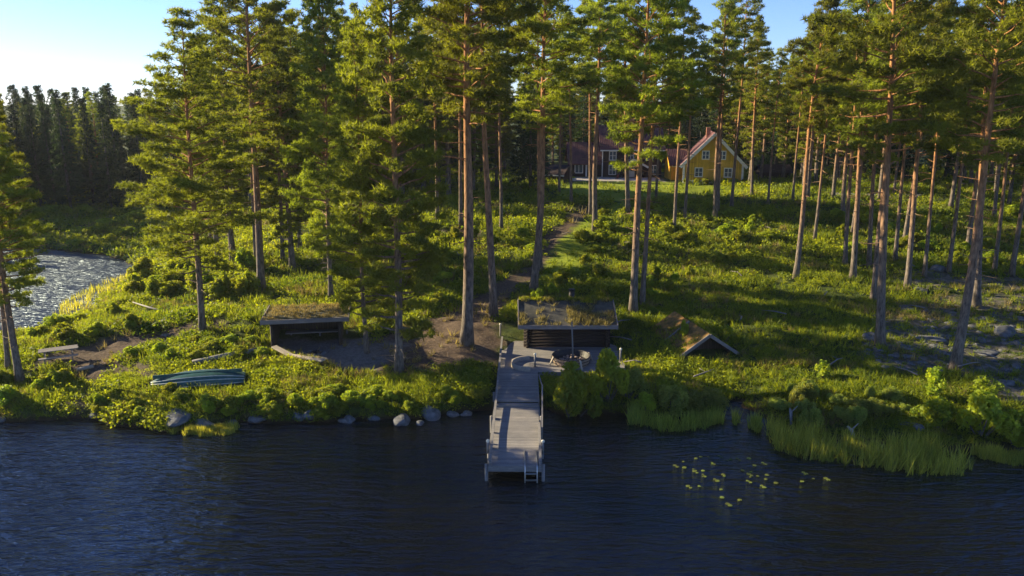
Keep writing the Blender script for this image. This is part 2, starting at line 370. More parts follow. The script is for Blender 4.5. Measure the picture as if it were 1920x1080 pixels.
def mask(x, y, polys, soft=0.5):
    d = np.full(np.shape(x), 1e9)
    for p in polys: d = np.minimum(d, seg_dist(x, y, p))
    wob = (vnoise(x * 1.6, y * 1.6, 9) - 0.5) * 1.0 + (vnoise(x * 4.5, y * 4.5, 10) - 0.5) * 0.5
    return 1 - sstep(-soft, soft, d + wob)
near = (np.abs(XX) < 60) & (YY > 24) & (YY < 160)
def gmask(polys):
    o = np.zeros(XX.shape); o[near] = mask(XX[near], YY[near], polys); return o
mk = {k: gmask(v) for k, v in dict(dirt=dirt_polys, stone=rock_polys, gravel=gravel_polys, lawn=lawn_polys, drive=drive_polys).items()}
ny, nx = XX.shape
me = bpy.data.meshes.new('ground'); me.vertices.add(nx * ny)
me.vertices.foreach_set('co', np.stack([XX, YY, HH], -1).reshape(-1).astype(np.float32))
idx = np.arange(nx * ny).reshape(ny, nx); q = np.stack([idx[:-1, :-1], idx[:-1, 1:], idx[1:, 1:], idx[1:, :-1]], -1).reshape(-1, 4)
me.loops.add(q.size); me.loops.foreach_set('vertex_index', q.reshape(-1).astype(np.int32)); me.polygons.add(len(q)); me.polygons.foreach_set('loop_start', np.arange(0, q.size, 4, dtype=np.int32))
me.polygons.foreach_set('use_smooth', [True] * len(q))
for k, v in mk.items():
    a = me.attributes.new(k, 'FLOAT', 'POINT'); a.data.foreach_set('value', v.reshape(-1).astype(np.float32))
me.update(calc_edges=True)
m, nt, out = new_mat('forest_floor'); M['ground'] = m
pc = wpos(nt)
def attr(k): a = N(nt, 'ShaderNodeAttribute'); a.attribute_name = k; return a.outputs['Fac']
nb = noise(nt, pc, 0.5, 5, 0.6); nf = noise(nt, pc, 5.0, 5, 0.7); nm = noise(nt, pc, 1.7, 4, 0.6)
col = ramp(nt, nb, [(0.3, (0.025, 0.04, 0.010)), (0.5, (0.05, 0.07, 0.014)), (0.7, (0.10, 0.11, 0.02))])
col = mix(nt, 0.75, col, ramp(nt, nf, [(0.3, (0.45, 0.45, 0.4)), (0.7, (1.5, 1.45, 1.3))]), 'MULTIPLY')
col = mix(nt, attr('dirt'), col, ramp(nt, nf, [(0.3, (0.055, 0.038, 0.027)), (0.7, (0.15, 0.105, 0.073))]))
stone = ramp(nt, nm, [(0.35, (0.07, 0.085, 0.025)), (0.5, (0.11, 0.10, 0.07)), (0.72, (0.22, 0.2, 0.19))])
stone = mix(nt, 0.6, stone, ramp(nt, nf, [(0.3, (0.4, 0.4, 0.4)), (0.7, (1.3, 1.3, 1.3))]), 'MULTIPLY')
col = mix(nt, attr('stone'), col, stone)
col = mix(nt, attr('gravel'), col, ramp(nt, nf, [(0.3, (0.10, 0.09, 0.085)), (0.7, (0.20, 0.185, 0.17))]))
col = mix(nt, attr('lawn'), col, ramp(nt, nm, [(0.3, (0.13, 0.18, 0.012)), (0.7, (0.24, 0.27, 0.018))]))
col = mix(nt, attr('drive'), col, ramp(nt, nf, [(0.3, (0.30, 0.27, 0.25)), (0.7, (0.42, 0.38, 0.35))]))
sp = nt.nodes.new('ShaderNodeSeparateXYZ'); nt.links.new(pc, sp.inputs[0])
wet = N(nt, 'ShaderNodeMapRange'); nt.links.new(sp.outputs[2], wet.inputs[0]); wet.inputs[1].default_value = 0.0; wet.inputs[2].default_value = 0.35
col = mix(nt, wet.outputs[0], (0.03, 0.017, 0.01), col)
principled(nt, out, col, 0.95, normal=bump(nt, nf, 0.8, 0.12), spec=0.15)
me.materials.append(m); gobj = link_mesh('ground', me); tag(gobj, kind='structure')
mb = MB(); mb.add([(-1500, -180, 0), (1500, -180, 0), (1500, 100, 0), (-1500, 100, 0)], [(0, 1, 2, 3)]); tag(mb.build('lake_water', M['water']), kind='structure')

# ------------------------------------------------------------------ foliage
def rdirs(rng, n, up=0.0):
    d = rng.normal(size=(n, 3)); d[:, 2] += up; return d / (np.linalg.norm(d, axis=1, keepdims=True) + 1e-9)
def blades(rng, cen, dirs, length, width):
    """thin triangles from cen along dirs"""
    n = len(cen); side = np.cross(dirs, rdirs(rng, n)); side /= (np.linalg.norm(side, axis=1, keepdims=True) + 1e-9)
    L = (length * rng.uniform(0.7, 1.3, n))[:, None]; W = (width * rng.uniform(0.7, 1.3, n))[:, None]
    return np.stack([cen + side * W * 0.5, cen - side * W * 0.5, cen + dirs * L], 1)
def leaves(rng, cen, size, up=0.6):
    n = len(cen); nrm = rdirs(rng, n, up); a = np.cross(nrm, rdirs(rng, n)); a /= (np.linalg.norm(a, axis=1, keepdims=True) + 1e-9); b = np.cross(nrm, a)
    s = (size * rng.uniform(0.6, 1.4, n))[:, None]
    return np.stack([cen + a * s * 0.6, cen + b * s * 0.4, cen - a * s * 0.6, cen - b * s * 0.4], 1)
def pine(seed, H=22.0, base=0.5, rmax=3.2, nlimb=60, tufts=1900, per=8, r0=0.27, bend=0.5, nl=0.27, nw=0.048, peak=0.3, flat=0.42, dead=14, lowgap=False):
    rng = np.random.default_rng(seed)
    b1, b2 = rng.normal(0, bend * 0.5, 2), rng.normal(0, bend * 0.35, 2)
    def axis_pt(t): return np.array([b1[0] * math.sin(t * PI * 0.9) * 0.6 + b2[0] * math.sin(t * PI * 2.2) * 0.5, b1[1] * math.sin(t * PI * 0.9) * 0.6 + b2[1] * math.sin(t * PI * 2.2) * 0.5, t * H])
    def rad(t): return max(0.02, r0 * (1 - t) ** 0.75 * (1 + 0.5 * math.exp(-t * 45)))
    tb = MB(); ts = np.linspace(0, 0.985, 18); pts = [axis_pt(t) for t in ts]; pts[0][2] = -0.4
    tb.tube(pts, [rad(t) for t in ts], 10)
    cens = []; tin = []
    for i in range(nlimb):
        u = (i + rng.uniform(0, 1)) / nlimb
        u = u ** 0.9
        t = base + (0.985 - base) * u
        prof = (min(1, (u + 0.25) / (peak + 0.25))) if u < peak else (1 - ((u - peak) / (1 - peak)) ** 1.5) * 0.88 + 0.12
        L = rmax * prof * rng.uniform(0.55, 1.15)
        az = i * 2.39996 + rng.normal(0, 0.5); o = axis_pt(t)
        el = 0.05 + 0.75 * u + rng.normal(0, 0.12) - 0.12 * (u < 0.3)
        dh = np.array([math.cos(az), math.sin(az), 0])
        P = [o]; k = 5
        for s in range(1, k + 1):
            f = s / k; P.append(o + dh * L * f * math.cos(el) + np.array([0, 0, L * f * math.sin(el) * (1 - 0.35 * f) + 0.12 * L * f * f]) + rng.normal(0, 0.05 * L ** 0.5, 3) * f)
        rr = rad(t) * 0.36 + 0.012
        tb.tube(P, [rr * (1 - 0.8 * s / k) for s in range(k + 1)], 5, False)
        npad = max(2, int(L * 2.2))
        side = np.array([-dh[1], dh[0], 0])
        for j in range(npad):
            f = 0.38 + 0.66 * (j + rng.uniform()) / npad
            fi = min(f * k, k - 0.001); a0 = P[int(fi)] * (1 - fi % 1) + P[int(fi) + 1] * (fi % 1)
            off = side * rng.normal(0, 0.30 * L * (1.15 - f) + 0.18); c = a0 + off + np.array([0, 0, rng.uniform(-0.05, 0.25)])
            cens.append((c, rng.uniform(0.28, 0.58) * (0.8 + 0.07 * L)))
            tin.append(rng.uniform(0.1, 0.9))
    for i in range(dead):
        t = base * rng.uniform(0.45, 1.0); az = rng.uniform(0, 6.28); o = axis_pt(t); L = rng.uniform(0.5, 1.6)
        e = o + np.array([math.cos(az) * L, math.sin(az) * L, rng.uniform(-0.3, 0.25)]); tb.tube([o, (o + e) / 2 + rng.normal(0, 0.06, 3), e], [0.03, 0.02, 0.008], 4, False)
    cc = np.array([c for c, r in cens]); rs = np.array([r for c, r in cens]); tin = np.array(tin)
    pick = rng.choice(len(cc), tufts, p=rs ** 2 / (rs ** 2).sum())
    d = rng.normal(size=(tufts, 3)); d /= np.linalg.norm(d, axis=1, keepdims=True); d *= rng.uniform(0.2, 1, (tufts, 1)) ** 0.5
    tc = cc[pick] + d * rs[pick][:, None] * np.array([1, 1, flat])
    cen = np.repeat(tc, per, 0); dirs = rdirs(rng, len(cen), 0.55)
    tr = blades(rng, cen, dirs, nl, nw); tint = np.repeat(tin[pick] * 0.7 + rng.uniform(0, 0.3, tufts), per)
    return tb, tr, tint
def spruce(seed, H=18.0, rmax=2.6, nl=0.32, nw=0.09, tufts=2400, per=8, base=0.06):
    rng = np.random.default_rng(seed); tb = MB(); tb.tube([(0, 0, -0.4), (0, 0, H * 0.5), (0, 0, H * 0.98)], [0.22, 0.13, 0.02], 8)
    cens = []; tin = []
    n = 95
    for i in range(n):
        u = (i + rng.uniform()) / n; z = H * (base + (1 - base) * u); L = rmax * (1 - u) ** 0.85 * rng.uniform(0.75, 1.15) + 0.12
        az = i * 2.39996 + rng.normal(0, 0.3)
        for j in range(max(2, int(L * 3))):
            f = 0.25 + 0.8 * (j + rng.uniform()) / max(2, int(L * 3))
            cens.append((math.cos(az) * L * f, math.sin(az) * L * f, z - 0.25 * L * f * f + 0.1)); tin.append(rng.uniform(0, 1))
    cc = np.array(cens); tin = np.array(tin); pick = rng.integers(0, len(cc), tufts)
    tc = cc[pick] + rng.normal(0, 1, (tufts, 3)) * np.array([0.2, 0.2, 0.1]); cen = np.repeat(tc, per, 0)
    out_ = cen * np.array([1, 1, 0]); out_ /= (np.linalg.norm(out_, axis=1, keepdims=True) + 1e-6)
    dirs = rdirs(rng, len(cen)) + out_ * 0.6 + np.array([0, 0, -0.35]); dirs /= np.linalg.norm(dirs, axis=1, keepdims=True)
    return tb, blades(rng, cen, dirs, nl, nw), np.repeat(tin[pick], per)
def variant(gen, mat_leaf, mat_bark, name):
    tb, tr, tint = gen
    return tb.mesh(name + '_trunk', mat_bark), tri_mesh(name + '_crown', tr, tint, mat_leaf)
V = {}
def mk_pines():
    for k in range(5):   # tall, bare lower trunk
        V['tall%d' % k] = variant(pine(100 + k, base=[0.50, 0.44, 0.54, 0.47, 0.40][k], rmax=[3.2, 3.6, 2.9, 3.4, 3.7][k], tufts=4200, per=9, r0=0.25, bend=0.55, peak=0.35), M['needle'], M['bark'], 'tall_pine')
    for k in range(3):   # crown reaching low
        V['full%d' % k] = variant(pine(200 + k, base=[0.20, 0.14, 0.27][k], rmax=[3.9, 3.3, 3.6][k], nlimb=105, tufts=8000, per=9, r0=0.22, bend=0.3, peak=0.25), M['needle'], M['bark'], 'full_pine')
    for k in range(5):   # cheaper ones for the wood behind
        V['back%d' % k] = variant(pine(300 + k, base=[0.42, 0.34, 0.28, 0.16, 0.10][k], rmax=[2.9, 3.2, 3.0, 3.2, 3.0][k], nlimb=[60, 60, 60, 80, 90][k], tufts=[2300, 2300, 2300, 3600, 4200][k], per=8, nl=0.32, nw=0.09, r0=0.24), M['needle'], M['bark'], 'back_pine')
    V['low0'] = variant(pine(250, base=0.09, rmax=3.4, nlimb=110, tufts=7500, per=9, r0=0.2, bend=0.3, peak=0.3), M['needle'], M['bark'], 'low_pine')
    V['low1'] = variant(pine(251, base=0.06, rmax=2.9, nlimb=120, tufts=7500, per=9, r0=0.22, bend=0.3, peak=0.3), M['needle'], M['bark'], 'low_pine')
    for k in range(3):
        V['spruce%d' % k] = variant(spruce(400 + k, rmax=[2.6, 2.2, 3.0][k]), M['needle_spruce'], M['bark_grey'], 'spruce')
    for k in range(2):   # thin, small crown
        V['thin%d' % k] = variant(pine(500 + k, base=[0.58, 0.5][k], rmax=[2.2, 2.5][k], nlimb=44, tufts=2100, per=9, r0=0.18, bend=0.6), M['needle'], M['bark'], 'thin_pine')
mk_pines()
def put_tree(name, kind, x, y, H, rz, label, cat='tree', group=None, lean=(0, 0), fat=1.0, wide=1.0, z=None):
    e = empty(name, (x, y, gz(x, y) if z is None else z), rz); s = H / (18.0 if kind.startswith('spruce') else 22.0)
    # lean given in world axes: convert to a rotation after the spin
    e.rotation_mode = 'QUATERNION'
    e.rotation_quaternion = Vector((lean[0], lean[1], 1)).normalized().to_track_quat('Z', 'Y') @ Matrix.Rotation(rz, 4, 'Z').to_quaternion()
    t = link_mesh('trunk', V[kind][0], e); c = link_mesh('crown', V[kind][1], e)
    t.scale = (s * fat, s * fat, s); c.scale = (s * wide, s * wide, s)
    return tag(e, label, cat, group)

# ------------------------------------------------------------------ the pines one can point to
def tree_px(kind, bpx, bpy_, tpx, tpy, H, label, fat=1.0, wide=1.0, rz=None, group='pines on the shore'):
    x, y, z = hit(bpx, bpy_)
    tx, ty, tz = at_y(tpx, tpy, y); lean = ((tx - x) / (tz - z), 0.0)
    rz = (bpx * 0.37) % 6.28 if rz is None else rz
    return put_tree('pine_tree', kind, x, y, H, rz, label, 'tree', None, lean, fat * 0.85, wide)
# kind, base px, upper trunk px, height, label, trunk fatness, crown width
TREES = [
 ('full2', 38, 714, 8, 540, 15.5, 'dark pine leaning left at the left edge, behind the left lake bank', 1.5, 1.05),
 ('thin1', 16, 692, 8, 560, 15.5, 'slim pine trunk just behind the leaning pine at the left edge', 1.3, 1.0),
 ('full0', 380, 622, 352, 200, 19.6, 'broad sunlit pine on the spit, crown reaching low, left of the turf shelter', 1.25, 1.3),
 ('tall1', 490, 547, 474, 240, 25.0, 'tall pine with a straight grey trunk left of and behind the turf shelter', 1.3, 1.1),
 ('thin0', 480, 500, 471, 250, 24.0, 'thin trunk hugging the left side of the straight grey pine behind the shelter', 1.1, 1.0),
 ('thin1', 530, 492, 520, 330, 22.0, 'thin pine in shade to the right of the straight grey pine behind the shelter', 1.2, 1.2),
 ('full1', 621, 562, 612, 270, 24.0, 'slender pine with low branches rising directly behind the turf shelter roof', 0.9, 1.0),
 ('low0', 688, 660, 678, 420, 19.0, 'low branched pine between the shelter and the dirt clearing', 1.0, 0.95),
 ('low1', 748, 698, 737, 120, 25.5, 'tall pine nearest the water left of the pier, branches down to head height', 1.05, 1.0),
 ('tall0', 875, 645, 877, 300, 26.0, 'thickest pine trunk on the dirt clearing, between the shelter and the pier', 1.4, 1.15),
 ('tall2', 926, 597, 922, 360, 26.0, 'straight pine beside the path just left of the sauna hut', 1.1, 1.2),
 ('tall3', 999, 552, 1008, 300, 26.0, 'pine with an orange bent upper trunk behind the left end of the sauna hut', 1.2, 1.1),
 ('thin0', 1013, 512, 1012, 390, 24.0, 'thin trunk half hidden behind the orange bent pine at the path', 1.2, 1.2),
 ('tall4', 1187, 588, 1213, 85, 25.0, 'front pine of the pair leaning right behind the sauna hut, orange above', 1.15, 1.0),
 ('thin1', 1204, 572, 1232, 160, 24.5, 'slimmer rear pine of the leaning pair right of the sauna hut', 1.1, 1.1),
 ('tall2', 1116, 432, 1120, 240, 25.0, 'dark pine trunk at the upper end of the footpath, in front of the dark house', 1.2, 1.1),
 ('thin0', 1107, 402, 1105, 270, 24.0, 'thin trunk just left of the dark trunk at the upper path', 1.1, 1.1),
 ('tall0', 1178, 402, 1176, 240, 24.0, 'dark trunk in front of the porch of the dark house', 1.2, 1.1),
 ('thin1', 1230, 372, 1237, 240, 22.0, 'thin trunk between the dark house and the yellow garage', 1.1, 1.2),
 ('thin0', 1264, 440, 1270, 290, 23.0, 'trunk in front of the left corner of the yellow house', 1.2, 1.1),
 ('thin1', 1283, 415, 1289, 290, 22.0, 'trunk just left of the lower window of the yellow house', 1.2, 1.1),
 ('tall3', 1341, 412, 1353, 190, 24.0, 'left trunk of the two crossing the middle of the yellow gable', 1.1, 0.85),
 ('thin1', 1346, 402, 1358, 200, 23.0, 'right trunk of the two crossing the middle of the yellow gable', 1.1, 1.0),
 ('thin0', 1371, 395, 1389, 130, 25.5, 'slim orange pine at the right corner of the yellow house', 1.1, 1.15),
 ('tall2', 1492, 522, 1517, 320, 22.5, 'pine with a pointed crown against the gap of blue sky right of the yellow house', 1.05, 0.9),
 ('thin1', 1527, 452, 1540, 330, 21.0, 'thin shaded trunk right of the pointed pine', 1.1, 1.1),
 ('tall1', 1599, 524, 1613, 300, 24.0, 'dark trunk standing at the left edge of the right hand wood, nearer one', 1.05, 1.1),
 ('thin0', 1584, 500, 1592, 310, 24.0, 'thin trunk at the left edge of the right hand wood, farther one', 1.2, 1.2),
 ('thin1', 1629, 502, 1640, 300, 24.0, 'thin trunk between the left edge of the right wood and its tallest front pine', 1.2, 1.2),
 ('tall4', 1650, 646, 1666, 180, 27.0, 'tall straight pine on the right, its foot at the left end of bare rocks', 1.0, 1.05),
 ('thin0', 1637, 566, 1650, 400, 23.0, 'leaning trunk just behind and left of the tall straight right hand pine', 1.3, 1.1),
 ('thin1', 1678, 490, 1690, 330, 23.0, 'thin trunk close right of the tall straight right hand pine', 1.1, 1.2),
 ('tall0', 1701, 540, 1727, 260, 24.0, 'dark leaning trunk midway between the two big right hand pines', 1.0, 1.1),
 ('thin0', 1733, 518, 1745, 380, 22.0, 'slim grey trunk right of the dark leaning one in the right wood', 1.1, 1.1),
 ('thin1', 1778, 512, 1795, 350, 23.0, 'slim trunk left of and behind the orange barked pine', 1.1, 1.2),
 ('tall3', 1790, 692, 1834, 360, 24.0, 'thick pine with glowing orange trunk on the bare rocks at the right', 1.12, 1.1),
 ('tall1', 1831, 576, 1843, 400, 24.0, 'grey trunk just right of the orange barked pine', 1.1, 1.0),
 ('thin0', 1864, 510, 1885, 350, 23.0, 'thin leaning trunk near the right edge, farther one', 1.1, 1.2),
 ('thin1', 1896, 518, 1918, 330, 24.0, 'leaning trunk almost at the right edge of the picture', 1.3, 1.2),
 ('tall2', 1975, 600, 2010, 300, 25.0, 'pine at the right edge whose crown hangs into the picture', 1.1, 1.1),
 ('thin1', 820, 417, 818, 330, 22.0, 'thin shaded trunk at the end of the side path, left of the thick pine', 1.3, 1.2),
 ('tall0', 864, 428, 862, 330, 24.0, 'dark trunk just left behind the thick clearing pine', 1.0, 1.1),
 ('thin0', 940, 432, 940, 340, 24.0, 'slim trunk in shade right behind the straight pine beside the path', 1.1, 1.2),
 ('full0', 665, 425, 660, 340, 22.0, 'leafy pine in the middle of the wood behind the shelter', 1.0, 0.9),
 ('full1', 562, 470, 556, 330, 22.0, 'low branched pine behind the shelter, between the thin shaded pine and the slender one', 1.0, 1.0),
 ('thin1', 1048, 362, 1048, 290, 20.0, 'thin trunk in front of the small outbuilding', 1.2, 1.1),
 ('thin0', 1071, 382, 1070, 280, 22.0, 'thin trunk in front of the left wing of the dark house', 1.2, 1.1),
 ('full2', 395, 462, 388, 330, 19.0, 'shaded pine behind the broad sunlit spit pine', 1.0, 1.0),
 ('tall1', 610, 470, 606, 330, 24.0, 'grey trunk behind the slender shelter pine', 0.9, 1.0),
 ('thin1', 1440, 382, 1448, 300, 18.0, 'slim trunk in the dim wood right of the yellow house, nearer one', 1.2, 1.1),
 ('thin0', 1486, 378, 1494, 280, 19.0, 'slim trunk left behind the pointed pine', 1.2, 1.1),
]
spots = []
for (k, bx, by, tx, ty, H, lab, fat, wide) in TREES:
    e = tree_px(k, bx, by, tx, ty, H, lab, fat, wide); spots.append((e.location.x, e.location.y))

# woods behind: one tree at a time
rnd = random.Random(7)
def too_close(x, y, r): return any((x - a) ** 2 + (y - b) ** 2 < r * r for a, b in spots)
def scatter(n, box, r, ok, fn):
    made = 0; tries = 0
    while made < n and tries < n * 60:
        tries += 1; x = rnd.uniform(box[0], box[1]); y = rnd.uniform(box[2], box[3])
        if not ok(x, y) or too_close(x, y, r): continue
        fn(x, y); spots.append((x, y)); made += 1
def dry(x, y): return gz(x, y) > 0.35
def pxx(x, y, z): # picture column and row of a world point
    dx, dy, dz = x, y, z - 16.0; dep = dy * cp - dz * spn; return 960 + F_PX * dx / dep, 540 - F_PX * (dy * spn + dz * cp) / dep
SUNNY = [hit(a, b) for a, b in [(1020, 500), (1045, 480), (1060, 450), (1085, 425), (1110, 400), (1180, 470), (1250, 450), (1300, 500), (1400, 480), (1080, 520), (1200, 540), (1130, 440), (1350, 440), (1450, 520), (1075, 740), (1140, 700), (1100, 350), (1180, 350), (1250, 352), (1330, 350), (1390, 356), (1300, 362)]] + [(21.0, 121.0, 6.0), (28.0, 111.0, 6.0), (31.0, 111.0, 5.0)]
def shades(x, y, H=22.0):   # would a tree here keep the evening sun off the open meadow and the track
    dx, dy = math.sin(SUN_AZ), math.cos(SUN_AZ)
    for sx_, sy_, sz_ in SUNNY:
        t = (x - sx_) * dx + (y - sy_) * dy; lat = abs((x - sx_) * dy - (y - sy_) * dx)
        if t > 0 and lat < 2.6 and t * math.tan(SUN_EL) < H: return True
    return False
def back(H0, H1, kinds, label, group):
    def f(x, y):
        k = rnd.choice(kinds); put_tree('spruce_tree' if k.startswith('spruce') else 'pine_tree', k, x, y, rnd.uniform(H0, H1), rnd.uniform(0, 6.28), label, 'tree', group, (rnd.gauss(0, 0.012), rnd.gauss(0, 0.012)), 1.15, rnd.uniform(0.9, 1.2))
    return f
# the wood left of the houses, between spit and meadow
def ok_mid(x, y):
    c, r = pxx(x, y, gz(x, y)); return dry(x, y) and not shades(x, y) and 410 < c < 890 and not (c > 560 and y < 92)
scatter(64, (-38, 5, 66, 112), 2.9, ok_mid, back(19, 24, ['back3', 'back4', 'back4', 'back3', 'full1', 'back2'], 'pine crowded in the shady wood between the shelter and the dark house', 'pines crowded in the wood between the shelter and the dark house'))
def ok_right(x, y):
    c, r = pxx(x, y, gz(x, y)); return dry(x, y) and (c > 1560 or (c > 1400 and y > 84 and c < 1560 and y > 92))
scatter(58, (22, 84, 72, 124), 3.2, ok_right, back(18, 23, ['back0', 'back1', 'back2', 'back3', 'thin1'], 'slim pine deep in the right hand wood beyond the front trunks', 'slim pines deep in the right hand wood'))
scatter(32, (40, 105, 112, 142), 3.2, lambda x, y: pxx(x, y, gz(x, y))[0] > 1400, back(15, 19, ['back3', 'spruce2', 'back4', 'spruce0'], 'tree in the dense backdrop beyond the right hand wood', 'trees in the dense backdrop beyond the right hand wood'))
def ok_mid2(x, y):
    c, r = pxx(x, y, gz(x, y)); return dry(x, y) and 430 < c < 1010 and not shades(x, y, 18.0)
scatter(34, (-46, 6, 104, 128), 3.2, ok_mid2, back(16, 19, ['back3', 'back4', 'spruce0', 'back3'], 'tree at the back of the wood left of the dark house', 'trees at the back of the wood left of the dark house'))
def ok_far(x, y):
    c, r = pxx(x, y, gz(x, y)); return c > 560
scatter(200, (-60, 135, 128, 190), 3.6, ok_far, back(14, 19, ['back3', 'spruce0', 'back2', 'spruce1', 'spruce1', 'spruce2'], 'tree in the wood on the rise behind the houses', 'trees on the rise behind the houses'))
# dark forest across the back lagoon
def ok_lag(x, y):
    c, r = pxx(x, y, gz(x, y)); return dry(x, y) and c < 540 and y > (107 if c > 20 else 88)
scatter(45, (-105, -60, 88, 112), 3.0, ok_lag, back(14.0, 17.0, ['spruce0', 'spruce1', 'spruce2'], 'dark forest tree in the mostly unseen left stand, added to shade the marsh', 'dark forest trees across the back lagoon'))  # stand mostly left of the frame, added to throw shade over the far marsh
scatter(150, (-120, -22, 106, 150), 2.5, ok_lag, back(13.5, 17.2, ['spruce0', 'spruce1', 'spruce2', 'back1', 'spruce0', 'spruce1'], 'dark forest tree in the mostly unseen left stand, added to shade the marsh', 'dark forest trees across the back lagoon'))

# ------------------------------------------------------------------ pier and terrace
ZL, ZU = 0.72, 0.92      # lower and upper deck levels
PX0, PY0 = 0.12, 30.6
pier = empty('pier', (PX0, PY0, 0), -0.018)
tag(pier, 'grey plank pier running from the sauna terrace out over the dark water', 'pier')
mb = MB(); mb.box(-1.12, 1.12, 0, 6.9, ZL - 0.06, ZL); mb.build('lower_deck', M['deck_wood'], pier)
mb = MB(); mb.box(-1.12, 1.16, 6.9, 17.2, ZU - 0.06, ZU)
mb.box(1.16, 6.2, 11.4, 17.2, ZU - 0.06, ZU - 0.002)
mb.build('upper_deck', M['deck_wood'], pier)
mb = MB(); mb.box(-1.12, 1.12, 6.55, 6.895, ZL, ZL + 0.1); mb.build('step', M['deck_wood'], pier)
mb = MB()
mb.box(-1.16, 1.16, -0.06, -0.003, ZL - 0.26, ZL + 0.01); mb.box(-1.19, -1.125, 0, 17.2, ZL - 0.25, ZL - 0.03); mb.box(1.125, 1.19, 0, 11.3, ZL - 0.25, ZL - 0.03)
mb.box(1.2, 6.2, 11.33, 11.39, ZU - 0.3, ZU + 0.004); mb.box(6.21, 6.27, 11.33, 17.2, ZU - 0.3, ZU + 0.004)
mb.build('side_beams', M['grey_wood'], pier)
for sx in (-1, 1):
    for j, yy in enumerate((0.02, 2.2, 5.0, 8.2)):
        if sx > 0 and j == 3: continue
        mb = MB(); mb.tube([(sx * 1.23, yy, -1.6), (sx * 1.23, yy, ZL + (0.16 if j else 0.05))], 0.07, 10); mb.build('pile', M['grey_wood'], pier)
        if j in (1,):
            pass
def cap_post(x, y, z0, h, par, r=0.055):
    mb = MB(); mb.tube([(x, y, z0), (x, y, z0 + h)], r, 10); o = mb.build('post', M['grey_wood'], par)
    mb = MB(); mb.ico((x, y, z0 + h + 0.05), 0.085, 2, 3, 0.03); mb.build('post_cap', M['cream_cap'], o)
cap_post(-1.24, 1.6, ZL - 0.2, 0.55, pier); cap_post(1.24, 1.6, ZL - 0.2, 0.55, pier)
cap_post(-1.2, 17.9, ZU - 0.4, 1.25, pier); cap_post(1.0, 12.2, ZU, 0.72, pier); cap_post(6.1, 13.3, ZU, 0.7, pier)
def rail(pts, z, name='kick_rail'):
    mb = MB()
    for a, b in zip(pts[:-1], pts[1:]):
        mb.bar((a[0], a[1], a[2] if len(a) > 2 else z), (b[0], b[1], b[2] if len(b) > 2 else z), 0.11, 0.11)
    for a, b in zip(pts[:-1], pts[1:]):
        n = max(1, int(abs(b[1] - a[1]) / 1.5))
        for i in range(n + 1):
            f = i / n; q = [a[k] * (1 - f) + b[k] * f for k in range(2)]; zz = (a[2] if len(a) > 2 else z) * (1 - f) + (b[2] if len(b) > 2 else z) * f
            mb.box(q[0] - 0.04, q[0] + 0.04, q[1] - 0.07, q[1] + 0.07, ZL - 0.05, zz - 0.056)
    mb.build(name, M['grey_wood'], pier)
rail([(-1.06, -0.02, ZL + 0.2), (-1.08, 3.4, ZL + 0.2), (-1.07, 6.8, ZL + 0.24), (-1.06, 10.0, ZU + 0.2), (-1.07, 13.5, ZU + 0.2), (-1.06, 17.2, ZU + 0.24)], 0)
rail([(1.1, 0.02, ZL + 0.14), (1.12, 4.2, ZL + 0.14)], 0)
mb = MB(); mb.bar((1.25, 3.7, ZL + 0.15), (1.32, 7.2, ZU + 0.75), 0.07); mb.bar((1.32, 7.2, 0.2), (1.32, 7.2, ZU + 0.78), 0.08); mb.bar((1.25, 3.7, -0.3), (1.25, 3.7, ZL + 0.16), 0.08)
mb.bar((1.32, 7.2, ZU + 0.72), (1.2, 10.6, ZU + 0.1), 0.05)
mb.build('handrail', M['grey_wood'], pier)
# swim ladder
lad = empty('swim_ladder', (0.82, 30.5, 0)); tag(lad, 'metal swim ladder hooked over the outer end of the pier', 'ladder')
for sx in (-0.26, 0.26):
    mb = MB(); mb.tube([(sx, 1.5, ZL + 0.03), (sx, 0.05, ZL + 0.05), (sx, -0.05, ZL - 0.02), (sx, -0.09, -0.9)], 0.027, 8); mb.build('side_rail', M['steel'], lad)
for z in (0.42, 0.12, -0.18, -0.48):
    mb = MB(); mb.box(-0.26, 0.26, -0.15, -0.04, z, z + 0.03); mb.build('rung', M['steel'], lad)

# curved rim set on the deck round a half round opening
rim = empty('curved_deck_rim', (1.05, 43.0, ZU), 0); tag(rim, 'pale half round rim standing on the deck beside the capped post', 'rim')
mb = MB(); n = 18; vi = []; 
for i in range(n + 1):
    a = PI / 2 + PI * i / n
    for r in (1.10, 1.02):
        vi.append((math.cos(a) * r, math.sin(a) * r * 0.95, 0)); vi.append((math.cos(a) * r, math.sin(a) * r * 0.95, 0.26))
fs = []
for i in range(n):
    b = i * 4; fs += [(b, b + 4, b + 5, b + 1), (b + 2, b + 3, b + 7, b + 6), (b + 1, b + 5, b + 7, b + 3)]
fs += [(0, 1, 3, 2), (n * 4, n * 4 + 2, n * 4 + 3, n * 4 + 1)]
mb.add(vi, fs); mb.build('rim_board', M['pale_wood'], rim)
mb = MB(); vv = [(0, 0, 0.012)] + [(math.cos(PI / 2 + PI * i / n) * 1.0, math.sin(PI / 2 + PI * i / n) * 0.94, 0.012) for i in range(n + 1)]
mb.add(vv, [(0, i + 1, i + 2) for i in range(n)]); mb.build('hatch_cover', M['deck_wood'], rim)

